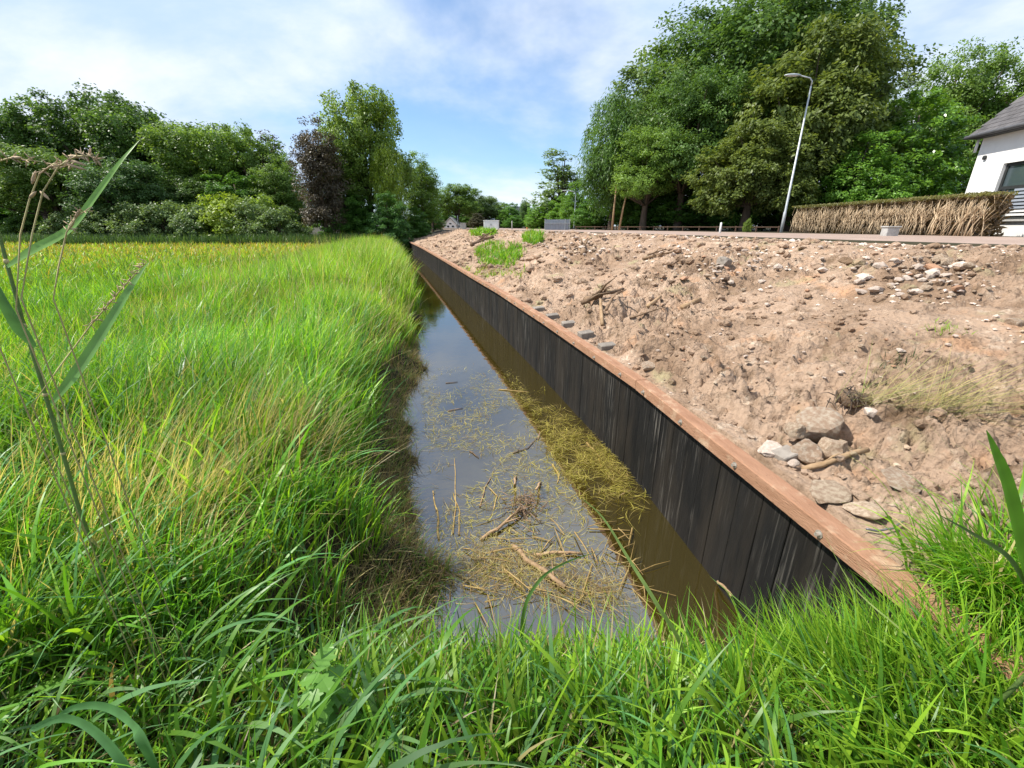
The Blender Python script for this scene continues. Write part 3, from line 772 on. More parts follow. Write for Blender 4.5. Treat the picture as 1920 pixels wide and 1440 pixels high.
tree('tall', 'tall_road_tree', 1255, 60, 44, 'grey_green', 'tall grey green tree rising behind the mid green broad tree', group=GR, wide=1.35)
tree('great', 'great_oak', 1395, -80, 42, 'deep_green', 'great dark green tree reaching past the top of the picture', group=GR, wide=1.15)
tree('great', 'great_oak', 1310, 110, 37, 'deep_green', 'dark green tree filling the gap between willow and brownish tree', group=GR, wide=1.0)
tree('great', 'great_oak', 1580, -75, 40, 'olive', 'great olive tree behind the brownish chestnut, cut by the picture top', group=GR, wide=1.1)
tree('chestnut', 'chestnut_tree', 1555, 45, 33, 'brown_green', 'brownish green tree with big drooping leaves behind the lamp post', group=GR, wide=1.05, rz=0.2)
tree('chestnut', 'chestnut_tree', 1430, 225, 31, 'brown_green', 'lower brownish tree with drooping leaves left of the lamp post', group=GR, wide=1.35, rz=-.3)
tree('laurel', 'laurel_tree', 1740, 155, 31, 'fresh_green', 'dense glossy fresh green laurel beside the white house', group=GR, wide=1.25, rz=.1)
tree('laurel', 'laurel_tree', 1640, 235, 29, 'mid_green', 'darker dense laurel between lamp post and white house', group=GR, wide=1.3, rz=2)
tree('great', 'tall_road_tree', 1830, 62, 43, 'mid_green', 'tall green tree behind the roof of the white house', group=GR, wide=.9)
tree('tall', 'tall_road_tree', 1920, 110, 42, 'mid_green', 'green tree over the ridge of the white house roof', group=GR, wide=1.4)
for px, tp, Y, lab in ((1130, 350, 44, 'between far lamp and willow trunks'), (1190, 330, 41, 'under the mid green broad tree'), (1265, 310, 40, 'below the great dark tree'), (1330, 300, 38, 'left of the brownish tree'),
                       (1400, 330, 36, 'under the lower brownish tree'), (1480, 290, 35, 'behind the lamp post foot'), (1560, 320, 33, 'behind the hedge end near the lamp')):
    tree('laurel', 'undergrowth_bush', px, tp, Y, 'deep_green', f'dark undergrowth bush {lab}', 'bush', 'undergrowth bushes behind the road', wide=2.0)
# shrub band at the far side of the field
for k, (px, tp, Y, lf, lab) in enumerate(((120, 392, 43, 'grey_green', 'grey green shrub nearest the seed heads'), (185, 382, 43, 'grey_green', 'grey green shrub behind the long reed leaf'), (245, 378, 42, 'grey_green', 'grey green shrub right of the long reed leaf'),
                                  (300, 374, 42, 'grey_green', 'grey green shrub in the middle of the band'), (355, 378, 42, 'grey_green', 'grey green shrub left of the yellow green bush'), (412, 358, 43, 'yellow_green', 'bright yellow green bush standing above the shrub band'),
                                  (468, 378, 42, 'grey_green', 'grey green shrub right of the yellow green bush'), (520, 384, 41, 'grey_green', 'grey green shrub at the foot of the purple tree'), (475, 362, 44, 'light_green', 'small light bush between yellow bush and purple tree'), (30, 398, 44, 'deep_green', 'dark shrub at the outer end of the band'))):
    tree('shrub', 'field_shrub', px, tp, Y, lf, lab, 'shrub', 'shrub band along the far field edge', wide=1.15)
bz = hit(1405, 432, 15, 40)
tree('shrub', 'flowering_shrub', 1405, 408, 24, 'light_green', 'small pale flowering shrub left of the lamp post foot', 'shrub', wide=.5)

# ------------------------------------------------------------------ street furniture
def lamp(px, py_base, py_top, Y, arm_px, label, r=.07):
    b0 = at(px, py_base, Y); zb = float(base_h(b0[0], Y)); tz = at(px, py_top, Y)[2] - zb
    e = empty('street_lamp', (b0[0], Y, zb), label=label, cat='street lamp', group='street lamps')
    MB().tube([(0, 0, -.2), (0, 0, 1.0), (0, 0, 1.05), (0, 0, tz * .97)], [r * 1.25, r * 1.2, r * .9, r * .5], 12).build('pole', M['galv'], e, smooth=True)
    MB().tube([(0, 0, tz * .97), (0, 0, tz), (-.15, -.02, tz + .12), (-.7, -.05, tz + .22)], [r * .5, r * .48, r * .42, r * .4], 8).build('arm', M['galv'], e, smooth=True)
    h = MB(); V = []; F = []
    prof = ((-.62, .04, .03), (-.75, .10, .05), (-1.0, .13, .07), (-1.25, .11, .05), (-1.38, .05, .02))
    hd = MB()
    ring = []
    for x, wy_, hz in prof:
        ring.append([(x, wy_ * math.cos(t) - .05, tz + .22 + max(hz * math.sin(t), -.025)) for t in np.linspace(0, 2 * math.pi, 12, endpoint=False)])
    hd.v = [p for r_ in ring for p in r_]
    for i in range(4):
        for k in range(12): hd.f.append((i * 12 + k, i * 12 + (k + 1) % 12, (i + 1) * 12 + (k + 1) % 12, (i + 1) * 12 + k))
    hd.f += [tuple(range(12)), tuple(48 + k for k in range(12))]
    hdo = hd.build('lamp_head', M['galv'], e, smooth=True)
    MB().box(-1.22, -.8, -.13, .03, tz + .185, tz + .20).build('lens', M['whitepaint'], hdo)
    return e
lamp(1465, 433, 152, 24, -1, 'tall grey street lamp with a curved arm in front of the brownish trees', .062)
lamp(1076, 433, 362, 48, -1, 'small distant street lamp beside the grey panel', .07)

# white house
hx, hy = 17.76, 18.3
dirf = Vector((-.19, -1, 0)).normalized(); perp = Vector((dirf.y * -1, dirf.x, 0)) * 1.0   # along the facade towards the camera; into the house
perp = Vector((-dirf.y, dirf.x, 0))
zg = 1.99
rotm = math.atan2(dirf.y, dirf.x)
house = empty('white_house', (hx, hy, zg), rotm, label='white rendered house with a steep slate roof behind the hedge', cat='house')
# local axes: +x along the facade towards the camera, +y into the house
LW, DW, EH = 9.0, 7.0, 3.42
m = MB()
# facade wall with a window opening 1.25..3.4 x .35..2.42
wx0, wx1, wz0, wz1 = 1.34, 4.2, .55, 2.42
th = .3
for a in ((0, wx0, 0, EH), (wx1, LW, 0, EH), (wx0, wx1, 0, wz0), (wx0, wx1, wz1, EH)): m.box(a[0], a[1], 0, th, a[2], a[3])
gt = EH + DW / 2
m.add([(0, 0.002, 0), (0, DW, 0), (0, DW, EH), (0, DW / 2, gt), (0, 0.002, EH), (.3, .002, 0), (.3, DW, 0), (.3, DW, EH), (.3, DW / 2, gt), (.3, .002, EH)],
      [(0, 1, 2, 3, 4), (9, 8, 7, 6, 5), (0, 1, 6, 5), (1, 2, 7, 6)])
m.box(.3, LW, DW - .3, DW, 0, EH); m.box(LW - .3, LW, .3, DW - .3, 0, EH)
m.build('wall', M['white'], house)
win = empty('window', (0, 0, 0)); win.parent = house
fr = MB()
fr.box(wx0, wx0 + .1, .10, .18, wz0, wz1); fr.box(wx1 - .1, wx1, .10, .18, wz0, wz1); fr.box(wx0 + .1, wx1 - .1, .10, .18, wz1 - .1, wz1); fr.box(wx0 + .1, wx1 - .1, .10, .18, wz0, wz0 + .09)
fr.box(wx0 + .1, wx1 - .1, .10, .18, 1.55, 1.66); fr.box(wx0 + 1.35, wx0 + 1.44, .10, .18, wz0 + .09, 1.55)
fr.build('frame', M['dark'], win)
MB().box(wx0 + .1, wx0 + 1.35, .135, .145, wz0 + .09, 1.55).build('pane', M['glass'], win)
MB().box(wx0 + 1.44, wx1 - .1, .135, .145, wz0 + .09, 1.55).build('pane', M['glass'], win)
MB().box(wx0 + .1, wx1 - .1, .135, .145, 1.66, wz1 - .1).build('pane', M['glass'], win)
MB().box(wx0 - .1, wx1 + .1, -.10, .09, wz0 - .06, wz0 - .003).build('sill', M['concrete'], win)
for k in range(8):   # white slatted shutter standing in the lower half
    MB().box(wx0 + .75, wx1 - .3, .06, .085, wz0 + .12 + k * .115, wz0 + .19 + k * .115).build('slat', M['panel'] if k > 1 else M['whitepaint'], win)
# roof
ov = .32
roof = empty('roof', (0, 0, 0)); roof.parent = house
sl = MB()
x0r, x1r = -.22, LW + ov
for sgn in (0, 1):
    f = lambda y, z: (y if not sgn else DW - y, z)
    ya, za = f(-ov, EH + .06); yb, zb_ = f(DW / 2, gt + ov + .06)
    sl.add([(x0r, ya, za), (x1r, ya, za), (x1r, yb, zb_), (x0r, yb, zb_), (x0r, ya, za + .08), (x1r, ya, za + .08), (x1r, yb, zb_ + .08), (x0r, yb, zb_ + .08)],
           [(0, 1, 2, 3), (4, 5, 6, 7), (0, 1, 5, 4), (0, 3, 7, 4), (1, 2, 6, 5)])
sl.build('roof_deck', M['dark'], roof)
tile = MB().box(0, .295, -.02, .34, 0, .022, bev=.004).mesh('roof_tile'); tile.materials.append(M['slate'])
sr = math.pi / 4
for row in range(20):
    for k in range(14):
        s = row * .235
        px_ = x0r + k * .30 + (.15 if row % 2 else 0) - (.0)
        link('roof_tile', tile, None, roof, loc=(px_, -ov + s * math.cos(sr) - .06, EH + .06 + .092 + s * math.sin(sr) - .04), rot=(sr - .05 + random.uniform(-.01, .01), 0, random.uniform(-.01, .01)))
rest = MB(); rest.box(0, LW + ov - (x0r + 14 * .3 + .15) , 0, 4.9, 0, .03)
ro = rest.build('roof_tile', M['slate'], roof, loc=(x0r + 14 * .3 + .15, -ov - .06, EH + .15), rot=(sr, 0, 0))
MB().tube([(x0r - .05, -ov - .10, EH + .07), (x1r, -ov - .10, EH + .07)], .065, 10).build('gutter', M['gutter'], house, smooth=True)
MB().tube([(-.12, -.06, EH - .02), (-.12, -.06, EH - .45)], .045, 8).build('downpipe', M['whitepaint'], house, smooth=True)
MB().box(x0r, x1r, -ov, -.002, EH + .005, EH + .055).build('soffit', M['dark'], house)
MB().box(.36, .50, -.09, -.002, 2.66, 2.80, bev=.03).build('wall_lamp', M['dark'], house)

# brown hedge with bare stems and green top
hA, hB = Vector((15.87, 25.5, 1.99)), Vector((15.50, 14.9, 1.99))
hl = (hB - hA).length; rzh = math.atan2((hB - hA).y, (hB - hA).x)
hedge = empty('clipped_hedge', hA, rzh, label='clipped hedge with bare brown stems and a thin green top before the white house', cat='hedge')
HT = 1.34
stems = []
for k in range(9):
    m = MB(); ln_ = random.uniform(-.35, .55)
    p = [Vector((0, 0, -.1)), Vector((ln_ * .25, random.uniform(-.05, .05), .4)), Vector((ln_ * .6, random.uniform(-.1, .1), .8)), Vector((ln_, random.uniform(-.12, .12), 1.22))]
    m.tube(p, [.02, .016, .012, .005], 6)
    for j in range(3):
        a = p[1].lerp(p[2], random.random()); e = a + Vector((random.uniform(-.3, .35), random.uniform(-.15, .15), random.uniform(.25, .5)))
        e.z = min(e.z, 1.25); m.tube([a, a.lerp(e, .5) + Vector((0, -.02, 0)), e], [.013, .01, .004], 5)
    me = m.mesh('stem', True); me.materials.append(M['stem']); stems.append(me)
for k in range(190):
    link('stem', random.choice(stems), None, hedge, loc=(hl * (k + random.random()) / 190, random.uniform(-.42, -.15) if k % 3 else random.uniform(-.1, .3), 0), rot=(0, 0, random.uniform(-.35, .35)), scale=(random.uniform(.7, 1.3), 1, random.uniform(.8, 1.02)))
tw = MB()
for k in range(900):
    a = Vector((random.uniform(0, hl), random.uniform(-.35, .5), random.uniform(0, .9))); e = a + Vector((random.uniform(-.25, .3), random.uniform(-.1, .1), random.uniform(.15, .5)))
    tw.tube([a, e], [.009, .004], 3, cap=False)
tag(tw.build('twigs', M['stem'], hedge), kind='stuff')
n = 7000
P = np.stack([rng.uniform(-.1, hl + .1, n), rng.uniform(-.45, .65, n), HT - .02 - .08 * rng.random(n) ** 2 + .05 * rng.random(n)], -1)
P2 = np.stack([rng.uniform(0, hl, 16000), rng.uniform(.02, .65, 16000), rng.uniform(.02, HT, 16000)], -1)
P = np.concatenate([P, P2]); n = len(P)
br = rng.random((n, 1))
V, F, T = leaf_quads(P, unit(rng.normal(size=(n, 3)) + (0, 0, 1)), unit(rng.normal(size=(n, 3))), np.where(np.arange(n) < 7000, rng.uniform(.05, .11, n), rng.uniform(.12, .24, n)), np.where(np.arange(n) < 7000, rng.uniform(.03, .06, n), rng.uniform(.06, .12, n)), np.where((np.arange(n) < 7000)[:, None], np.array((.12, .13, .04)) * (1 - br) + np.array((.26, .24, .10)) * br, np.array((.10, .07, .04)) * (1 - br) + np.array((.24, .17, .10)) * br))
tag(link('foliage', mesh_np('foliage', V, F, T, False), M['grass'], hedge), kind='stuff')

# cabinets, panel, posts, rail, distant houses
def box_thing(name, px, y_top, y_bot, wpx, Y, mat, label, cat, depth=.5, cap=None, door=True):
    c = at(px, y_bot, Y); t = at(px, y_top, Y); zb = float(top_h(c[0], Y)); w_ = wpx * Y / ray(px, y_bot)[1]
    e = empty(name, (c[0], Y, zb), R(-4), label=label, cat=cat)
    h = t[2] - zb
    MB().box(-w_ / 2, w_ / 2, 0, depth, -.1, h - .05, bev=.015).build('body', mat, e)
    MB().box(-w_ / 2 - .03, w_ / 2 + .03, -.03, depth + .03, h - .045, h, bev=.01).build('lid', cap or mat, e)
    if door:
        for s in (-1, 1):
            dd = MB().box(min(s * .012, s * (w_ / 2 - .05)), max(s * .012, s * (w_ / 2 - .05)), -.018, -.001, .12, h - .12).build('door', mat, e)
            MB().box(s * .05 - .012, s * .05 + .012, -.035, -.0185, h * .5, h * .5 + .12).build('handle', M['dark'], dd)
    return e
box_thing('utility_cabinet', 921, 413, 436, 28, 36, M['whitepaint'], 'white street cabinet standing at the road edge', 'cabinet')
box_thing('utility_cabinet', 868, 418, 432, 10, 44, M['concrete'], 'small pale cabinet left of the white one by the thin pole', 'cabinet', door=False)
box_thing('concrete_slab', 1675, 424, 434, 22, 15.5, M['concrete'], 'small white concrete block lying in front of the hedge', 'block', depth=.3, door=False)
# grey sheet panel with posts
Yp = 40; a0, a1 = at(1022, 436, Yp), at(1066, 436, Yp); zt = at(1043, 411, Yp)[2]
zb = float(top_h((a0[0] + a1[0]) / 2, Yp)); wpan = a1[0] - a0[0]
pn = empty('site_panel', ((a0[0]), Yp, zb), label='grey corrugated site panel with posts beside the road', cat='panel')
for k in range(9):
    MB().box(wpan * k / 9 + .004, wpan * (k + 1) / 9 - .004, (k % 2) * .03, (k % 2) * .03 + .03, .02, zt - zb - .02).build('panel_sheet', M['panel'], pn)
for xx in (-.06, wpan * .82, wpan + .03):
    MB().box(xx, xx + .06, -.08, -.02, -.1, zt - zb + .03).build('post', M['galv'], pn)
MB().box(-.06, wpan + .09, -.14, -.085, .55, .61).build('rail', M['galv'], pn)
def post(px, y0, y1, Y, r, mat, label, name='marker_post'):
    c = at(px, y1, Y); zb = float(top_h(c[0], Y)); h = at(px, y0, Y)[2] - zb
    m = MB().tube([(0, 0, -.2), (0, 0, h * .96), (0, 0, h)], [r, r * .9, r * .4], 8)
    return tag(m.build(name, mat, loc=(c[0], Y, zb), smooth=True), label, 'post')
post(859, 404, 433, 52, .05, M['galv'], 'thin dark pole left of the small pale cabinet')
post(960, 414, 435, 44, .06, M['concrete'], 'thin pale post right of the white cabinet')
post(988, 426, 436, 40, .05, M['orange'], 'short orange post by the grass patch')
post(1350, 417, 434, 22, .05, M['whitepaint'], 'white marker post on the verge under the trees')
# knee rail on the verge
A, B = at(1080, 431, 42), at(1460, 431, 26); A[2] = B[2] = 1.99
rail = empty('knee_rail', A, label='low dark timber knee rail along the far road verge', cat='rail')
dv = Vector(B - A); nn = 14
for k in range(nn + 1):
    MB().tube([(0, 0, -.1), (0, 0, .34)], .05, 8).build('post', M['railwood'], rail, loc=dv * (k / nn))
for k in range(nn):
    MB().tube([dv * (k / nn) + Vector((0, -.06, .27)), dv * ((k + 1) / nn) + Vector((0, -.06, .27))], .03, 6).build('rail', M['railwood'], rail)
# slim double trunk by the verge
for px, lab in ((1147, 'slim pale sapling trunk behind the knee rail'), (1160, 'leaning slim sapling just right of the upright one')):
    c = at(px, 433, 37)
    e = empty('sapling', (c[0], 37, 1.98), label=lab, cat='sapling')
    MB().tube([(0, 0, -.1), (.05 if px < 1150 else .2, 0, 1.6), (.1 if px < 1150 else .5, 0, 3.4)], [.09, .075, .05], 8).build('trunk', M['palewood'], e, smooth=True)
# distant houses
def far_house(px, Y, wpx, y_eave, y_ridge, mat, roofm, label, gable=True, name='distant_house'):
    c = at(px, 434, Y); k = Y / ray(px, 434)[1]; w_ = wpx * k; ze = at(px, y_eave, Y)[2]; zr = at(px, y_ridge, Y)[2]; zb = 1.9
    e = empty(name, (c[0], Y, zb), label=label, cat='house')
    he, hr = ze - zb, zr - zb
    m = MB(); L = 8
    m.add([(-w_ / 2, 0, 0), (w_ / 2, 0, 0), (w_ / 2, 0, he), (0, 0, hr - .05), (-w_ / 2, 0, he), (-w_ / 2, L, 0), (w_ / 2, L, 0), (w_ / 2, L, he), (0, L, hr - .05), (-w_ / 2, L, he)],
          [(0, 1, 2, 3, 4), (9, 8, 7, 6, 5), (0, 5, 9, 4), (1, 2, 7, 6)])
    m.build('wall', mat, e)
    rf = MB()
    for s in (-1, 1):
        q = [(s * (w_ / 2 + .25), he - .2), (0, hr + .05), (0, hr + .2), (s * (w_ / 2 + .25), he - .05)]
        rf.add([(x, -.25, z) for x, z in q] + [(x, L + .2, z) for x, z in q], [(0, 1, 2, 3), (4, 5, 6, 7), (0, 1, 5, 4), (2, 3, 7, 6), (0, 3, 7, 4)])
    rf.build('roof', roofm, e)
    for xx, z0, z1 in ((-.28, .35, .75), (.12, .35, .75), (-.08, 1.05, 1.35)):
        wn_ = MB().box(xx * w_, xx * w_ + w_ * .18, -.05, .05, he * z0, min(he * z1, hr - .6)).build('window', M['dark'], e)
        MB().box(xx * w_ + w_ * .02, xx * w_ + w_ * .16, -.06, -.051, he * z0 + .08, min(he * z1, hr - .6) - .08).build('pane', M['glass'], wn_)
    return e
far_house(845, 78, 22, 421, 409, M['white'], M['concrete'], 'distant white gabled house at the end of the road')
far_house(820, 82, 18, 424, 412, M['redbrick'], M['redbrick'], 'distant red brick house left of the white one')
c = at(975, 434, 190); e = empty('distant_flats', (c[0], 190, 1.9), label='far grey flat roofed block above the trees', cat='building')
hf_ = at(975, 389, 190)[2] - 1.9
MB().box(-4, 4, 0, 8, 0, hf_).build('wall', M['concrete'], e)
MB().box(-4.2, 4.2, -.2, 8.2, hf_, hf_ + .4).build('roof', M['panel'], e)
for k in range(4):
    MB().box(-3.4 + k * 1.8, -2.2 + k * 1.8, -.06, .1, hf_ - 2.2, hf_ - .8).build('window', M['glass'], e)

# ------------------------------------------------------------------ grass
def blades(root, L, az, lean, curve, w, c0, c1, segs=5, twist=None):
    n = len(root); t = np.linspace(0, 1, segs + 1)
    th = lean[:, None] + curve[:, None] * t[None] ** 1.4
    thm = (th[:, 1:] + th[:, :-1]) / 2
    ds = (L / segs)[:, None]
    hx_ = np.concatenate([np.zeros((n, 1)), np.cumsum(np.sin(thm) * ds, 1)], 1)
    vz = np.concatenate([np.zeros((n, 1)), np.cumsum(np.cos(thm) * ds, 1)], 1)
    ca, sa = np.cos(az), np.sin(az)
    C = np.stack([root[:, :1] + hx_ * ca[:, None], root[:, 1:2] + hx_ * sa[:, None], root[:, 2:3] + vz], -1)
    tw_ = rng.normal(size=n) * .7 if twist is None else twist
    sx, sy = np.cos(az + math.pi / 2 + tw_), np.sin(az + math.pi / 2 + tw_)
    S = np.stack([sx, sy, np.zeros(n)], -1)
    wp = np.clip((1 - t ** 2.2) * (.55 + 1.2 * t * (1 - t) * 1.6), .04, None)
    off = S[:, None, :] * (w[:, None] * .5 * wp[None])[..., None]
    V = np.stack([C - off, C + off], 2).reshape(-1, 3)
    k = segs + 1
    b = (np.arange(n) * k * 2)[:, None] + (np.arange(segs) * 2)[None]
    F = np.stack([b, b + 1, b + 3, b + 2], -1).reshape(-1, 4)
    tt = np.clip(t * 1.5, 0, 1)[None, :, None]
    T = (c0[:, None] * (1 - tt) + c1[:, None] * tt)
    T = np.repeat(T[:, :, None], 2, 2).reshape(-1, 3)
    return V, F, T
def join(parts):
    V, F, T, b = [], [], [], 0
    for v, f, t in parts:
        V.append(v); F.append(f + b); T.append(t); b += len(v)
    return np.concatenate(V), np.concatenate(F), np.concatenate(T)
def pal(n, cols, wts, jit=.18):
    cols = np.array(cols); i = rng.choice(len(cols), n, p=np.array(wts) / sum(wts))
    return cols[i] * (1 + rng.normal(size=(n, 1)) * jit).clip(.5, 1.6)
GREEN, LIME, BLUEG, STRAW, DRY, YEL, ORA = (.115, .29, .020), (.26, .45, .03), (.11, .27, .08), (.46, .39, .17), (.24, .17, .085), (.48, .42, .06), (.50, .34, .07)
def clumpy(n, pts, spread):
    """tussocks: pull the blades of a sward together into clumps"""
    return pts + rng.normal(size=(n, 2)) * spread
def sward(name, n, xy_fn, Lr, wr, lean_az, lean_sp, lean, curve, cols, wts, segs, label, root_col=(.13, .14, .03), ok=None, hmul=None, sink=.02):
    xy = xy_fn(n); x, y = xy[:, 0], xy[:, 1]
    z = top_h(x, y)
    keep = z > .0
    if ok is not None: keep &= ok(x, y)
    x, y, z = x[keep], y[keep], z[keep]; n = len(x)
    root = np.stack([x, y, z - sink], -1)
    L = rng.uniform(*Lr, n) * (1 if hmul is None else hmul(x, y))
    w_ = rng.uniform(*wr, n)
    az = lean_az + rng.normal(size=n) * lean_sp
    le = np.abs(rng.normal(size=n)) * lean + .05; cu = rng.uniform(*curve, n)
    c1 = pal(n, cols, wts); patch = (.55 + .9 * fbm(x * 1.1, y * 1.1, 61, 3))[:, None]
    c1 = c1 * patch
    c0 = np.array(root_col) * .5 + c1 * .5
    return blades(root, L, az, le, cu, w_, c0, c1, segs)
def disc(cn, sp, xr, yr, jit):
    def f(n):
        c = np.stack([rng.uniform(*xr, cn), rng.uniform(*yr, cn)], -1)
        return c[rng.integers(0, cn, n)] + rng.normal(size=(n, 2)) * jit
    return f
def unif(xr, yr): return lambda n: np.stack([rng.uniform(*xr, n), rng.uniform(*yr, n)], -1)
dd = lambda x, y: x - xw(y)

# near bank, below the camera
near_ok = lambda x, y: (y < 1.85) & ((dd(x, y) < -.12) | (y < 1.08) | ((dd(x, y) > .06) & (y < 1.36 - .10 * dd(x, y))))
lushn = lambda x, y: near_ok(x, y) & (rng.random(len(x)) < .45 + .55 * sstep(-.75, .0, x + .35 * (fbm(x * 2, y * 2, 81, 2) - .5)))
edge = lambda x, y: (.40 + .60 * sstep(1.7, 1.05, y)) * (.65 + .7 * fbm(x * 2.2, y * 2.2, 88, 2))
parts = []
parts.append(sward('a', 8000, disc(230, 0, (-1.6, 2.9), (.40, 2.05), .06), (.16, .38), (.010, .024), R(120), 1.3, .35, (.3, 1.8), (GREEN, LIME, BLUEG, STRAW), (5, 5, 2, .5), 6, '', ok=lushn, hmul=edge))
parts.append(sward('b', 9000, unif((-2.2, 3.0), (.4, 2.1)), (.07, .22), (.005, .012), R(90), 2, .4, (.1, 1.6), (GREEN, LIME, STRAW, DRY), (5, 3, 1.5, 1.2), 5, '', ok=lushn, hmul=edge))
parts.append(sward('c', 1700, unif((-1.0, 3.0), (.45, 1.95)), (.24, .48), (.014, .030), R(100), 1.3, .28, (.5, 2.1), (GREEN, LIME, BLUEG), (4, 5, 2), 8, '', ok=lushn, hmul=edge))
parts.append(sward('e', 5200, disc(110, 0, (1.1, 2.9), (.5, 1.65), .07), (.20, .40), (.008, .018), R(150), 1.0, .3, (.3, 1.7), (GREEN, LIME, STRAW), (4, 6, .4), 7, '', ok=near_ok, hmul=edge))
parts.append(sward('g', 650, unif((-.9, 2.0), (.9, 1.6)), (.28, .52), (.006, .014), R(100), 1.2, .2, (.1, 1.3), (GREEN, LIME, STRAW), (4, 5, 1), 7, '', ok=near_ok))
parts.append(sward('h', 4200, unif((-2.8, -.2), (.3, 1.5)), (.12, .40), (.006, .018), R(20), 1.0, .5, (.4, 1.8), (GREEN, BLUEG, LIME, DRY), (5, 3, 2, 1), 6, '', ok=lambda x, y: dd(x, y) < -.12))
parts.append(sward('i', 190, unif((-2.0, -.35), (.45, 1.5)), (.4, .75), (.018, .034), R(15), .7, .3, (1.0, 2.2), (BLUEG, GREEN, (.16, .30, .10)), (3, 3, 2), 10, '', ok=lambda x, y: dd(x, y) < -.12))
parts.append(sward('k', 1300, disc(30, 0, (1.15, 1.60), (.95, 1.42), .05), (.28, .50), (.006, .015), R(110), 1.2, .25, (.2, 1.3), (GREEN, LIME), (4, 5), 7, '', ok=lambda x, y: (dd(x, y) < -.08)))
# dry litter
parts.append(sward('d', 11000, unif((-2.6, 1.6), (.35, 2.3)), (.1, .3), (.003, .007), R(0), 3, 1.1, (.2, 1.2), (STRAW, DRY, (.14, .09, .05)), (1, 1.4, 1.4), 4, '', ok=lambda x, y: dd(x, y) < -.1))
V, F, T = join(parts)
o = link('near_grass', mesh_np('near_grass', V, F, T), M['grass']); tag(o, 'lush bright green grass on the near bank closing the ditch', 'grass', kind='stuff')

# left bank, mid distance
lb_ok = lambda x, y: (dd(x, y) < bank_edge(y) - .22 - .35 * fbm(x * 0 + .3, y * 2.1, 83, 2)) & (y > 1.0 + .5 * sstep(-2.2, -.6, x))
parts = []
def hm(x, y): return (.22 + 1.35 * fbm(x * .9, y * .9, 17, 3)) * (.6 + .4 * sstep(-.1, 1.2, bank_edge(y) - dd(x, y)))
parts.append(sward('a', 26000, disc(700, 0, (-5.0, -.1), (.9, 6.0), .08), (.35, .75), (.008, .018), R(20), 1.3, .25, (.2, 1.5), (GREEN, LIME, BLUEG, STRAW), (5, 3, 2, .5), 6, '', ok=lb_ok, hmul=hm))
parts.append(sward('b', 26000, disc(1100, 0, (-9.0, -1.0), (4.5, 13), .14), (.4, .85), (.010, .024), R(30), 1.5, .22, (.1, 1.2), (GREEN, LIME, BLUEG, STRAW), (5, 4, 1.5, .4), 5, '', ok=lb_ok, hmul=hm))
parts.append(sward('c', 2200, unif((-5.5, -1.2), (1.0, 7)), (.55, .9), (.014, .03), R(20), 1.4, .2, (.3, 1.6), (GREEN, LIME, BLUEG), (4, 3, 3), 8, '', ok=lb_ok))
parts.append(sward('s', 3600, unif((-7, -1.8), (1.2, 9)), (.55, 1.0), (.004, .008), R(15), .5, .6, (.1, .9), (STRAW,), (1,), 6, '', ok=lb_ok, root_col=(.3, .24, .1)))
parts.append(sward('v', 1500, disc(26, 0, (-2.9, -1.5), (1.5, 3.2), .12), (.5, .85), (.003, .008), R(15), .5, .7, (.1, .9), (STRAW, (.55, .45, .22)), (1, 1), 6, '', ok=lb_ok, root_col=(.35, .27, .12)))
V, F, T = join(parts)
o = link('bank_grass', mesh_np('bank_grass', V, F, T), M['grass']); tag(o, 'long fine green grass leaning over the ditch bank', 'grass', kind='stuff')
# dry fringe along the water line
parts = [sward('f', 22000, lambda n: (lambda y: np.stack([xw(y) + bank_edge(y) + rng.normal(size=n) * .2 - .12, y], -1))(np.exp(rng.uniform(math.log(1.6), math.log(30), n))), (.08, .28), (.003, .008), R(-10), 1.2, .8, (.2, 1.4), ((.30, .22, .12), STRAW, GREEN), (4, 2, 1.5), 4, '', root_col=(.16, .11, .06))]
V, F, T = join(parts)
o = link('dry_fringe_grass', mesh_np('dry_fringe_grass', V, F, T), M['grass']); tag(o, 'dry brown grass fringe along the water edge', 'grass', kind='stuff')
# tall grass strip farther along the ditch
def strip(n):
    y = np.exp(rng.uniform(math.log(8), math.log(34), n)); d = bank_edge(y) - .15 - rng.random(n) ** 1.3 * 5.2
    return np.stack([xw(y) + d, y], -1)
parts = [sward('t', 36000, strip, (.55, 1.2), (.016, .036), R(40), 2.0, .2, (.1, 1.1), (GREEN, LIME, (.28, .38, .05), STRAW), (2.5, 4, 4, .8), 4, '', hmul=lambda x, y: .55 + .55 * sstep(8, 15, y) * sstep(-6.8, -4.0, dd(x, y)) )]
parts.append(sward('u', 900, strip, (1.1, 1.55), (.008, .016), R(40), 2, .15, (.1, .7), (STRAW, LIME), (2, 1), 4, ''))
V, F, T = join(parts)
o = link('tall_grass', mesh_np('tall_grass', V, F, T), M['grass']); tag(o, 'tall light green grass strip along the far ditch bank', 'grass', kind='stuff')
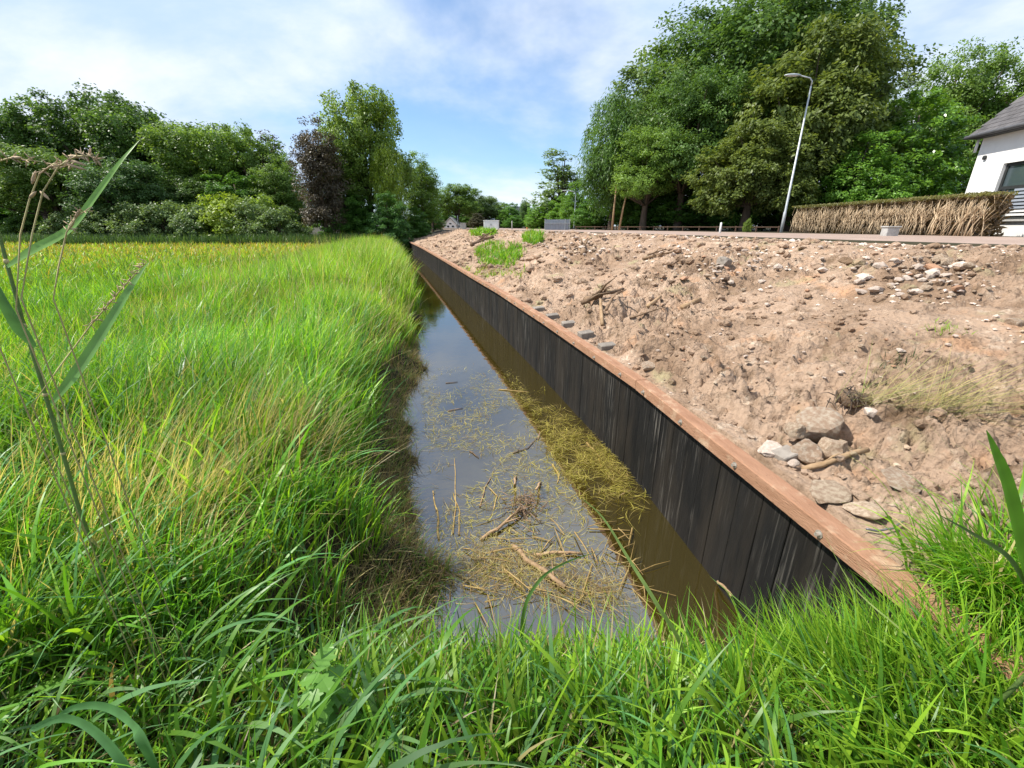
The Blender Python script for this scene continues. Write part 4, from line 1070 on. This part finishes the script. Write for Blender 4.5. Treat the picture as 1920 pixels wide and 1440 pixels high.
# field crop
def field(n):
    y = np.exp(rng.uniform(math.log(4.5), math.log(44), n)); x = y * rng.uniform(-1.35, -.3, n)
    return np.stack([x, y], -1)
fo = lambda x, y: dd(x, y) < -5.0
def fcol(n, y):
    f = sstep(9, 34, y)[:, None] * .85
    a = pal(n, (GREEN, LIME, (.20, .29, .03)), (3, 4, 3)); b_ = pal(n, ((.30, .36, .05), YEL, ORA, LIME), (3, 3.5, 2.0, 2.5))
    return np.where(rng.random((n, 1)) < f, b_, a)
xy = field(72000); x, y = xy[:, 0], xy[:, 1]; k = fo(x, y); x, y = x[k], y[k]; n = len(x)
root = np.stack([x, y, top_h(x, y) - .02], -1)
c1 = fcol(n, y) * (.7 + .6 * fbm(x * .5, y * .5, 66, 3))[:, None]
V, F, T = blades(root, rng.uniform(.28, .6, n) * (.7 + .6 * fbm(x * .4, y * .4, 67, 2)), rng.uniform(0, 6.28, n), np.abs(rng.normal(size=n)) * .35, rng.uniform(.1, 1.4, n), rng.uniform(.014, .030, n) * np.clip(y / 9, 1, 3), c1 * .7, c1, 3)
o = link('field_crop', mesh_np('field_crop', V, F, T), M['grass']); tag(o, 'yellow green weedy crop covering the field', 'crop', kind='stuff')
# reed like belt before the shrubs
n = 16000
y = rng.uniform(38, 42.5, n); x = y * rng.uniform(-1.35, -.30, n)
root = np.stack([x, y, top_h(x, y) - .02], -1); c1 = pal(n, ((.05, .105, .03), (.085, .15, .045)), (1, 1))
V, F, T = blades(root, rng.uniform(.7, 1.25, n), rng.uniform(0, 6.28, n), np.abs(rng.normal(size=n)) * .2, rng.uniform(.1, .9, n), rng.uniform(.04, .08, n), c1 * .8, c1, 3)
o = link('reed_belt', mesh_np('reed_belt', V, F, T), M['grass']); tag(o, 'belt of darker green tall weeds at the far side of the field', 'weeds', kind='stuff')

# grass patches on the bank
def patch(name, cx, cy, wpx, hpx, n, Lr, label, cols=(GREEN, LIME, STRAW), wts=(4, 3, .6)):
    xs, ys_ = [], []
    for k in range(n // 12):
        a, r_ = rng.uniform(0, 6.28), rng.random() ** .6
        p = hit(cx + math.cos(a) * r_ * wpx / 2, cy + math.sin(a) * r_ * hpx / 2, 1.2, 60); xs.append(p)
    C = np.array(xs)[rng.integers(0, len(xs), n)]; C[:, :2] += rng.normal(size=(n, 2)) * .06; C[:, 2] = top_h(C[:, 0], C[:, 1]) - .02
    c1 = pal(n, cols, wts); dist = C[:, 1].mean()
    V, F, T = blades(C, rng.uniform(*Lr, n), rng.uniform(0, 6.28, n), np.abs(rng.normal(size=n)) * .3 + .05, rng.uniform(.2, 1.3, n), rng.uniform(.004, .008, n) * max(1, dist / 4), c1 * .8, c1, 4)
    o = link(name, mesh_np(name, V, F, T), M['grass']); return tag(o, label, 'grass', kind='stuff')
patch('grass_patch', 935, 477, 90, 46, 2600, (.12, .30), 'green grass patch on the slope of the far bank')
patch('grass_patch', 905, 438, 50, 12, 1200, (.2, .45), 'grass tuft on the crest in front of the white cabinet')
patch('grass_patch', 1000, 448, 36, 22, 1400, (.15, .4), 'grass tuft on the crest below the grey panel')
patch('grass_patch', 930, 508, 120, 30, 500, (.08, .2), 'thin yellowing grass below the far grass patch', (STRAW, LIME, GREEN), (2, 2, 1))
patch('weed_sprig', 1695, 676, 14, 8, 60, (.06, .12), 'small dark green weed alone on the middle of the bank', ((.03, .08, .02),), (1,))
patch('weed_sprig', 1770, 622, 18, 8, 50, (.05, .10), 'tiny light green weed higher on the bank', (LIME,), (1,))

# uprooted tussock with straw on the bank
p = hit(1592, 766)
n = 280
xs = np.array([hit(px, 762 + (px - 1560) * .10 + random.uniform(-6, 6)) for px in np.linspace(1580, 1810, 60)])
C = xs[rng.integers(0, 60, n)] + rng.normal(size=(n, 3)) * (.05, .05, .015) + (0, 0, .05)
c1 = pal(n, (STRAW, (.34, .34, .13), (.20, .24, .07)), (3, 2, 1.2))
V, F, T = blades(C - p, rng.uniform(.3, .7, n), R(-8) + rng.normal(size=n) * .6, rng.uniform(.8, 1.6, n), rng.uniform(.0, .6, n), rng.uniform(.002, .005, n), c1 * .85, c1, 5)
ts = empty('uprooted_tussock', p, label='uprooted grass tussock with dark roots and trailing straw behind the stones', cat='tussock')
tag(link('straw', mesh_np('straw', V, F, T), M['grass'], ts), kind='stuff')
m = MB()
for k in range(60):
    a = Vector((random.gauss(0, .07), random.gauss(0, .05), random.uniform(.03, .12))); e = a + Vector((random.uniform(-.1, .04), random.uniform(-.12, .03), random.uniform(-.12, .02)))
    m.tube([a, a.lerp(e, .5) + Vector((0, 0, .015)), e], [.005, .003, .001], 4, cap=False)
tag(m.build('roots', M['bark'], ts), kind='stuff')
rk = rock_mesh('root_ball', 77, 2, .8, .4, 2, M['deadwood'])
link('root_ball', rk, None, ts, loc=(.02, .03, .04), scale=(.13, .10, .08))

# big grass tuft at the right end of the beam
n = 3000
C = np.concatenate([np.stack([1.86 + rng.normal(size=1500) * .10, 1.22 + rng.normal(size=1500) * .08], -1), np.stack([2.1 + rng.normal(size=1500) * .25, 1.15 + rng.normal(size=1500) * .16], -1)])
z = top_h(C[:, 0], C[:, 1]); root = np.column_stack([C, z - .03])
c1 = pal(n, (GREEN, LIME, STRAW), (4, 4, .6))
az = np.arctan2(C[:, 1] - 1.35, C[:, 0] - 1.95) + rng.normal(size=n) * .7
V, F, T = blades(root, rng.uniform(.22, .46, n), az, rng.uniform(.1, .6, n), rng.uniform(.5, 1.8, n), rng.uniform(.006, .014, n), c1 * .7, c1, 7)
tag(link('grass_tuft', mesh_np('grass_tuft', V, F, T), M['grass']), 'arching grass tuft covering the near end of the beam', 'grass', kind='stuff')

# ------------------------------------------------------------------ single tall plants close to the camera
def ribbon(name, pts, w, c, parent, fold=.25, roll=0., origin=Vector((0, 0, 0)), up=None):
    """a broad leaf blade along a path, folded along its midrib"""
    P = [Vector(p) for p in pts]; Q = []
    for i in range(len(P) - 1):                                   # Catmull-Rom
        p0, p1, p2, p3 = P[max(i - 1, 0)], P[i], P[i + 1], P[min(i + 2, len(P) - 1)]
        for k in range(6):
            t = k / 6; Q.append(.5 * ((2 * p1) + (p2 - p0) * t + (2 * p0 - 5 * p1 + 4 * p2 - p3) * t * t + (3 * p1 - p0 - 3 * p2 + p3) * t ** 3))
    Q.append(P[-1])
    n = len(Q); V, F, T = [], [], []
    for i, q in enumerate(Q):
        t = i / (n - 1); d = (Q[min(i + 1, n - 1)] - Q[max(i - 1, 0)]).normalized()
        u = up or Vector((0, -1, .3)); s = d.cross(u).normalized(); nn_ = s.cross(d).normalized()
        a = roll; s = s * math.cos(a) + nn_ * math.sin(a); nn_ = s.cross(d)
        ww = w * .5 * max(min(1, .35 + t * 3) * (1 - t ** 2.4), .02)
        V += [q - s * ww + nn_ * ww * fold - origin, q - origin, q + s * ww + nn_ * ww * fold - origin]
        cc = np.array(c) * (1 + .1 * math.sin(i * 1.7)); T += [cc, cc * .85, cc]
    for i in range(n - 1):
        b_ = i * 3; F += [(b_, b_ + 1, b_ + 4, b_ + 3), (b_ + 1, b_ + 2, b_ + 5, b_ + 4)]
    return link(name, mesh_np(name, np.array([tuple(v) for v in V]), F, np.array(T)), M['grass'], parent)
M['straw'] = material('dry_straw', (.50, .44, .22), (.42, .34, .16), 12, .7)
M['stemgreen'] = material('reed_stem_green', (.13, .20, .05), (.10, .155, .045), 20, .5, .2, 60)
M['seed'] = material('seed_head', (.50, .38, .24), (.40, .28, .17), 40, .8, .4, 90)
Yr = 1.5
base = at(165, 1010, Yr); rb = Vector((base[0], Yr, float(top_h(base[0], Yr))))
reed = empty('reed_stalk', rb, label='tall green reed stalk with long pointed leaves rising out of the picture', cat='reed')
sp = [Vector(at(px, py, Yr + dy)) for px, py, dy in ((150, 960, 0), (118, 850, 0), (85, 740, .01), (45, 610, .02), (12, 490, .03), (-12, 400, .04), (-45, 250, .05))]
MB().tube([Vector((0, 0, -.05))] + [p - rb for p in sp], [.0075, .0072, .007, .0066, .006, .0055, .005, .004], 8).build('stem', M['stemgreen'], reed, smooth=True)
for p_ in sp[1:6]:
    MB().tube([p_ - rb + Vector((0, 0, -.008)), p_ - rb, p_ - rb + Vector((0, 0, .008))], [.006, .0085, .006], 8).build('node', M['straw'], reed, smooth=True)
def pts_at(lst): return [Vector(at(px, py, Y_)) for px, py, Y_ in lst]
ribbon('leaf', pts_at([(97, 757, Yr), (150, 690, Yr), (205, 605, Yr + .02), (245, 540, Yr + .05), (278, 492, Yr + .1)]), .044, (.17, .34, .09), reed, origin=rb)
ribbon('leaf', pts_at([(66, 650, Yr), (30, 600, Yr - .03), (0, 545, Yr - .06), (-30, 470, Yr - .1)]), .060, (.09, .21, .08), reed, origin=rb)
ribbon('leaf', pts_at([(14, 500, Yr), (60, 470, Yr), (130, 430, Yr + .02), (185, 360, Yr + .03), (225, 305, Yr + .05), (262, 262, Yr + .1)]), .030, (.20, .38, .09), reed, origin=rb)
ribbon('leaf', pts_at([(150, 960, Yr), (165, 1000, Yr), (190, 1030, Yr - .03)]), .03, (.2, .2, .08), reed, origin=rb)
# seed headed grasses
def seed_grass(label, path, heads, Y_, seeds=40, r=.0016):
    b_ = Vector(at(*path[0], Y_)); rt = Vector((b_.x, Y_, float(top_h(b_.x, Y_))))
    e = empty('seed_grass', rt, label=label, cat='grass stalk', group='grass stalks with seed heads')
    P = [Vector(at(px, py, Y_)) - rt for px, py in path]
    MB().tube([Vector((0, 0, -.03))] + P, [r] * (len(P)) + [r * .5], 6).build('stem', M['straw'], e, smooth=True)
    m = MB()
    for hpx, hpy, hl_, ang in heads:
        c = Vector(at(hpx, hpy, Y_)) - rt
        d = Vector((math.cos(ang), random.uniform(-.2, .2), math.sin(ang))).normalized()
        m.tube([c, c + d * hl_ * .3, c + d * hl_ * .7, c + d * hl_], [.0012, .0034, .003, .0008], 6)
    for k in range(seeds):
        i = random.randrange(len(P) // 2, len(P) - 1); c = P[i].lerp(P[i + 1], random.random())
        d = Vector((random.uniform(-1, 1), random.uniform(-.6, .6), random.uniform(-.6, .9))).normalized()
        m.tube([c, c + d * .008, c + d * .017], [.0006, .0014, .0004], 5)
    m.build('seed_head', M['seed'], e, smooth=True)
    return e
seed_grass('tallest dry grass stalk with nodding plump seeds above the field', [(40, 560), (60, 440), (80, 360), (110, 312), (140, 293), (170, 292), (190, 308)], [(128, 292, .03, -.1), (132, 300, .03, -.35), (126, 308, .035, -.3)], 1.0)
seed_grass('dry grass stalk beside the tallest one, bent at its head', [(30, 580), (38, 440), (55, 375), (75, 325), (100, 308), (135, 312)], [(60, 345, .03, 1.1), (55, 372, .025, .6), (75, 358, .025, -.8)], 1.02, 34)
seed_grass('dry grass stalk whose head crosses the picture edge', [(-40, 560), (-45, 420), (-30, 310), (20, 296), (75, 303)], [(20, 296, .03, 0)], 1.0, 18)
seed_grass('short dry stalk with a feathery head under the long reed leaf', [(100, 560), (110, 500), (125, 435), (145, 405), (162, 394)], [(140, 410, .03, .7), (128, 430, .03, .9)], 1.05, 14)
seed_grass('feathery pale seed stalk slanting across the lower field', [(60, 760), (110, 690), (170, 610), (225, 545), (275, 490)], [], 1.15, 60)
# reed leaf at the right edge
Yq = .85
b0 = Vector(at(1935, 1130, Yq)); rt = Vector((b0.x, Yq, float(top_h(b0.x, Yq))))
re2 = empty('reed_stalk', rt, label='bright green reed leaf pointing up at the edge beside the soil bank', cat='reed')
MB().tube([Vector((0, 0, -.05)), Vector(at(1940, 1250, Yq)) - rt, Vector(at(1932, 1110, Yq)) - rt], [.006, .006, .004], 8).build('stem', M['stemgreen'], re2, smooth=True)
ribbon('leaf', pts_at([(1932, 1110, Yq), (1915, 1020, Yq), (1888, 910, Yq), (1866, 850, Yq), (1849, 806, Yq)]), .040, (.13, .30, .03), re2, origin=rt)
ribbon('leaf', pts_at([(1935, 1120, Yq), (1895, 1050, Yq), (1840, 1010, Yq), (1755, 962, Yq)]), .014, (.09, .15, .05), re2, origin=rt)
# long single blades in the foreground
for i, (lst, w_, c, lab) in enumerate((
    ([(240, 1440, .75), (180, 1370, .78), (120, 1345, .8), (60, 1370, .78), (75, 1390, .75)], .035, (.12, .27, .10), 'broad arching blue green grass leaf in the lower corner'),
    ([(270, 1390, .80), (240, 1345, .85), (190, 1322, .88), (130, 1330, .88), (80, 1372, .85)], .04, (.13, .29, .11), 'broad arching leaf just above the lowest blue green one'),
    ([(1280, 1225, 1.15), (1230, 1130, 1.2), (1180, 1050, 1.3), (1130, 970, 1.4), (1085, 930, 1.45)], .016, (.16, .24, .06), 'long slender blade reaching over the brown water'),
    ([(980, 1160, 1.3), (1010, 1090, 1.35), (1060, 1055, 1.4), (1120, 1035, 1.45)], .016, (.12, .24, .05), 'short blade pointing over the stalks in the water'),
    ([(1920, 1370, .9), (1800, 1280, .95), (1700, 1190, 1.05), (1600, 1100, 1.2), (1545, 1000, 1.3)], .008, (.24, .32, .08), 'long thin stem slanting up across the dark wall end'),
    ([(1560, 1320, 1.0), (1500, 1250, 1.05), (1410, 1150, 1.1), (1330, 1080, 1.2)], .010, (.16, .28, .05), 'thin stem slanting over the near end of the water'),
    )):
    P = pts_at(lst); g0 = Vector((P[0].x, P[0].y, float(top_h(P[0].x, P[0].y)) - .02))
    if P[0].z > g0.z + .05: P = [g0] + P
    o = ribbon('grass_leaf', [p for p in P], w_, c, None, origin=g0); o.location = g0
    tag(o, lab, 'grass blade')
# broad leaved weed
pc = Vector(at(605, 1290, .98)); gz = float(top_h(pc.x, pc.y))
wd_ = empty('broadleaf_weed', (pc.x, pc.y, gz), label='small light green weed with lobed leaves in the near grass', cat='weed')
hgt = max(pc.z - gz, .34)
MB().tube([(0, 0, -.03), (.01, 0, hgt * .5), (0, .01, hgt)], [.004, .0035, .002], 6).build('stem', M['stemgreen'], wd_, smooth=True)
prof = [(0, 0), (.18, .26), (.3, .18), (.42, .36), (.52, .22), (.66, .28), (.76, .13), (1, 0)]
V = [(t, s, 0) for t, s in prof] + [(t, -s, 0) for t, s in prof[1:-1]] + [(t, 0, -.03) for t, s in prof[1:-1]]
lv = bpy.data.meshes.new('leaf')
Vn, Fn = [], []
for t, s in prof: Vn += [(t, -s, .06 * s), (t, 0, -.05 * t * t), (t, s, .06 * s)]
for i in range(len(prof) - 1): b_ = i * 3; Fn += [(b_, b_ + 1, b_ + 4, b_ + 3), (b_ + 1, b_ + 2, b_ + 5, b_ + 4)]
lm = mesh_np('leaf', np.array(Vn), Fn, np.tile(np.array((.14, .30, .05)), (len(Vn), 1)), False); lm.materials.append(M['grass'])
for k in range(20):
    a = k * 2.4; hh = hgt * (.4 + .6 * k / 19)
    link('leaf', lm, None, wd_, loc=(0, 0, hh), rot=(random.uniform(-.3, .3), random.uniform(-.1, .6), a), scale=random.uniform(.07, .12))

# ------------------------------------------------------------------ what floats in the ditch
def wpt(px, py, z=.0):
    r_ = ray(px, py); t = (z - EYE) / r_[2]; return Vector((r_[0] * t, r_[1] * t, z))
def floater(pts, r0, r1, label, mat, name='floating_reed', cat='reed stalk', rise=0, group='dead stalks in the ditch', twigs=0):
    P = [wpt(px, py, .008) for px, py in pts]
    for i in range(len(P)): P[i].z += rise * (i / max(len(P) - 1, 1))
    Q = []
    for i in range(len(P) - 1):
        for k in range(3): Q.append(P[i].lerp(P[i + 1], k / 3) + Vector((random.uniform(-1, 1), random.uniform(-1, 1), 0)) * r0 * .8)
    Q.append(P[-1]); rad = [r0 + (r1 - r0) * i / (len(Q) - 1) for i in range(len(Q))]
    m = MB().tube(Q, rad, 6)
    for _ in range(twigs):
        i = random.randrange(len(Q) - 1); e = Q[i] + Vector((random.uniform(-.15, .15), random.uniform(-.15, .15), random.uniform(0, .08)))
        m.tube([Q[i], e], [rad[i] * .6, rad[i] * .2], 4)
    o0 = Q[0].copy(); m.v = [tuple(Vector(v) - o0) for v in m.v]
    return tag(m.build(name, mat, smooth=True, loc=o0), label, cat, group)
RS, DW_, PW = M['reedstraw'], M['deadwood'], M['palewood']
for pts, r0, r1, mat, rise, tw_, lab in (
    ([(965, 1025), (1000, 1060), (1060, 1105)], .022, .016, PW, .02, 2, 'thickest pale stalk floating near the near bank'),
    ([(1000, 1042), (1040, 1038), (1090, 1040)], .014, .010, PW, .01, 1, 'pale stalk lying across the thickest stalk'),
    ([(905, 1010), (945, 985), (975, 960)], .016, .010, PW, .05, 3, 'pale forked stalk leading into the twig tangle'),
    ([(1015, 905), (1005, 935)], .014, .010, PW, .10, 0, 'short stub standing out of the twig tangle'),
    ([(968, 895), (965, 925)], .014, .010, PW, .10, 0, 'second stub left of the short stub in the tangle'),
    ([(850, 1000), (855, 950), (852, 860)], .007, .004, RS, .0, 0, 'upright reed stalk reflected in the water near the bank'),
    ([(860, 1002), (862, 960), (850, 925)], .006, .004, RS, .0, 0, 'thin pale stalk beside the upright reed stalk'),
    ([(822, 1010), (820, 960), (812, 920)], .010, .006, RS, .0, 0, 'pale stalk close to the bank, nearest the dry fringe'),
    ([(900, 950), (910, 915), (920, 895)], .007, .004, DW_, .0, 1, 'thin bent stalk left of the twig tangle'),
    ([(925, 955), (932, 930), (918, 915)], .006, .004, RS, .0, 0, 'hooked pale stalk left of the twig tangle'),
    ([(960, 850), (990, 840), (1010, 818)], .006, .003, DW_, .0, 1, 'dark curved twig lying toward the brown water'),
    ([(1010, 823), (1012, 812)], .009, .006, DW_, .02, 0, 'dark twig stub at the end of the curved twig'),
    ([(880, 845), (898, 858)], .006, .004, DW_, .0, 0, 'dark short twig in the grey water'),
    ([(1100, 770), (1140, 775)], .010, .008, RS, .0, 0, 'pale stick floating by the wall in the middle'),
    ([(990, 735), (935, 730)], .010, .008, RS, .0, 0, 'pale stick floating where the sky reflection ends'),
    ([(1100, 830), (1120, 850), (1128, 875)], .010, .005, RS, .0, 1, 'pale root like stalk touching the wall foot'),
    ([(1035, 870), (1048, 890), (1045, 905)], .008, .005, RS, .0, 0, 'curled pale stalk on the weed mat edge'),
    ([(840, 770), (868, 765)], .006, .004, DW_, .0, 0, 'dark straw floating on the sky reflection'),
    ([(835, 718), (858, 716)], .006, .004, DW_, .0, 0, 'dark straw farther along on the sky reflection'),
    ([(1160, 930), (1190, 915)], .006, .003, DW_, .0, 0, 'thin twig in the brown water by the wall'),
    ([(940, 1060), (960, 1085), (985, 1110)], .010, .006, RS, .01, 0, 'brown reed piece at the foot of the near grass'),
    ([(1345, 1090), (1352, 1130), (1358, 1175)], .010, .008, PW, .25, 0, 'tan stalk standing at the near end of the wall'),
    ([(985, 560), (975, 640)], .004, .003, RS, .0, 0, 'long pale line of straw along the far water')):
    floater(pts, r0, r1, lab, mat, rise=rise, twigs=tw_)
# twig tangle
c = wpt(980, 955, .0)
m = MB()
for k in range(110):
    a = Vector((random.gauss(0, .07), random.gauss(0, .12), random.uniform(0, .06))); e = a + Vector((random.uniform(-.12, .12), random.uniform(-.12, .12), random.uniform(-.03, .07)))
    m.tube([a, e], [.004, .002], 4, cap=False)
tag(m.build('twig_tangle', M['deadwood'], loc=c), 'tangle of thin brown twigs standing out of the water', 'twigs', kind='stuff')
# weed mat, straw bits and duckweed specks
def weedmat(name, n, fn, Lr, wr, cols, wts, label, zr=(.002, .02), crv=.6):
    xy = fn(n); x, y = xy[:, 0], xy[:, 1]
    d_ = dd(x, y); k = (d_ < -.01) & (top_h(x, y) < .02); x, y = x[k], y[k]; n = len(x)
    root = np.stack([x, y, rng.uniform(*zr, n)], -1); c1 = pal(n, cols, wts)
    V, F, T = blades(root, rng.uniform(*Lr, n), rng.uniform(0, 6.28, n), rng.uniform(1.35, 1.6, n), rng.uniform(-.15, .15, n) * crv, rng.uniform(*wr, n), c1, c1, 4, twist=rng.normal(size=n) * .3)
    q = V.reshape(n, 5, 2, 3); ax = q[:, -1, 0] - q[:, 0, 0]; sd = np.stack([-ax[:, 1], ax[:, 0], ax[:, 0] * 0], -1) * rng.normal(size=(n, 1)) * .45
    q += (sd[:, None] * (np.linspace(0, 1, 5) ** 2)[None, :, None])[:, :, None]; V = q.reshape(-1, 3)
    return tag(link(name, mesh_np(name, V, F, T), M['grass']), label, 'water weed', kind='stuff')
WEED, WEED2 = (.27, .25, .045), (.48, .42, .11)
def mat_pts(n):
    cs = [wpt(px, py) for px, py in ((1000, 755), (1015, 775), (1040, 800), (1075, 815), (1090, 850), (1120, 870), (1100, 890), (1140, 890), (1160, 905), (1060, 845), (1045, 870), (1130, 850))]
    C = np.array([(c.x, c.y) for c in cs]); i = rng.integers(0, len(C), n)
    q = C[i] + rng.normal(size=(n, 2)) * (.13, .22)
    return q[rng.random(n) < sstep(.36, .58, fbm(q[:, 0] * 5, q[:, 1] * 4, 73, 3))]
weedmat('water_weed_mat', 5200, mat_pts, (.03, .20), (.002, .007), (WEED, WEED2, (.12, .09, .02), (.34, .27, .10)), (2, 3, 2.5, 2), 'yellow green weed mat floating along the wall foot', (.0, .03), 1)
def sc_pts(n):
    y = rng.uniform(2.4, 7.5, n); d_ = rng.uniform(-2.0, -.4, n)
    k = rng.random(n) < sstep(.36, .60, fbm((xw(y) + d_) * 2.2, y * 1.4, 71, 3)) * sstep(7.5, 5.0, y)
    return np.stack([xw(y) + d_, y], -1)[k]
weedmat('floating_straw', 8000, sc_pts, (.02, .14), (.002, .007), (WEED2, STRAW, DRY, WEED), (3, 2, 2, 2), 'straw bits and weed shreds scattered on the grey water')
def near_pts(n):
    C = np.array([(wpt(px, py).x, wpt(px, py).y) for px, py in ((880, 1080), (960, 1090), (1060, 1105), (1130, 1110), (1000, 1060), (920, 1040))]); i = rng.integers(0, len(C), n)
    return C[i] + rng.normal(size=(n, 2)) * (.12, .10)
weedmat('near_water_litter', 2200, near_pts, (.03, .14), (.002, .005), (STRAW, DRY, WEED), (2, 3, 1), 'dead grass litter floating against the near bank', (.0, .03), 1)
m = MB()
for k in range(75):
    px, py = random.uniform(840, 1210), random.uniform(985, 1130)
    c = wpt(px, py, random.uniform(.0, .03)); a = random.gauss(.6, .9); L_ = random.uniform(.08, .4); e = c + Vector((math.cos(a), -math.sin(a), random.uniform(-.02, .12))) * L_
    if top_h(c.x, c.y) > .05 or dd(c.x, c.y) > -.15 or dd(e.x, e.y) > -.1: continue
    r_ = random.uniform(.002, .006)
    m.tube([c, c.lerp(e, .5) + Vector((0, 0, random.uniform(0, .02))), e], [r_, r_, r_ * .4], 5)
tag(m.build('dead_reed_litter', M['reedstraw']), 'mess of dead reed stems lying in the near end of the water', 'reed litter', kind='stuff')
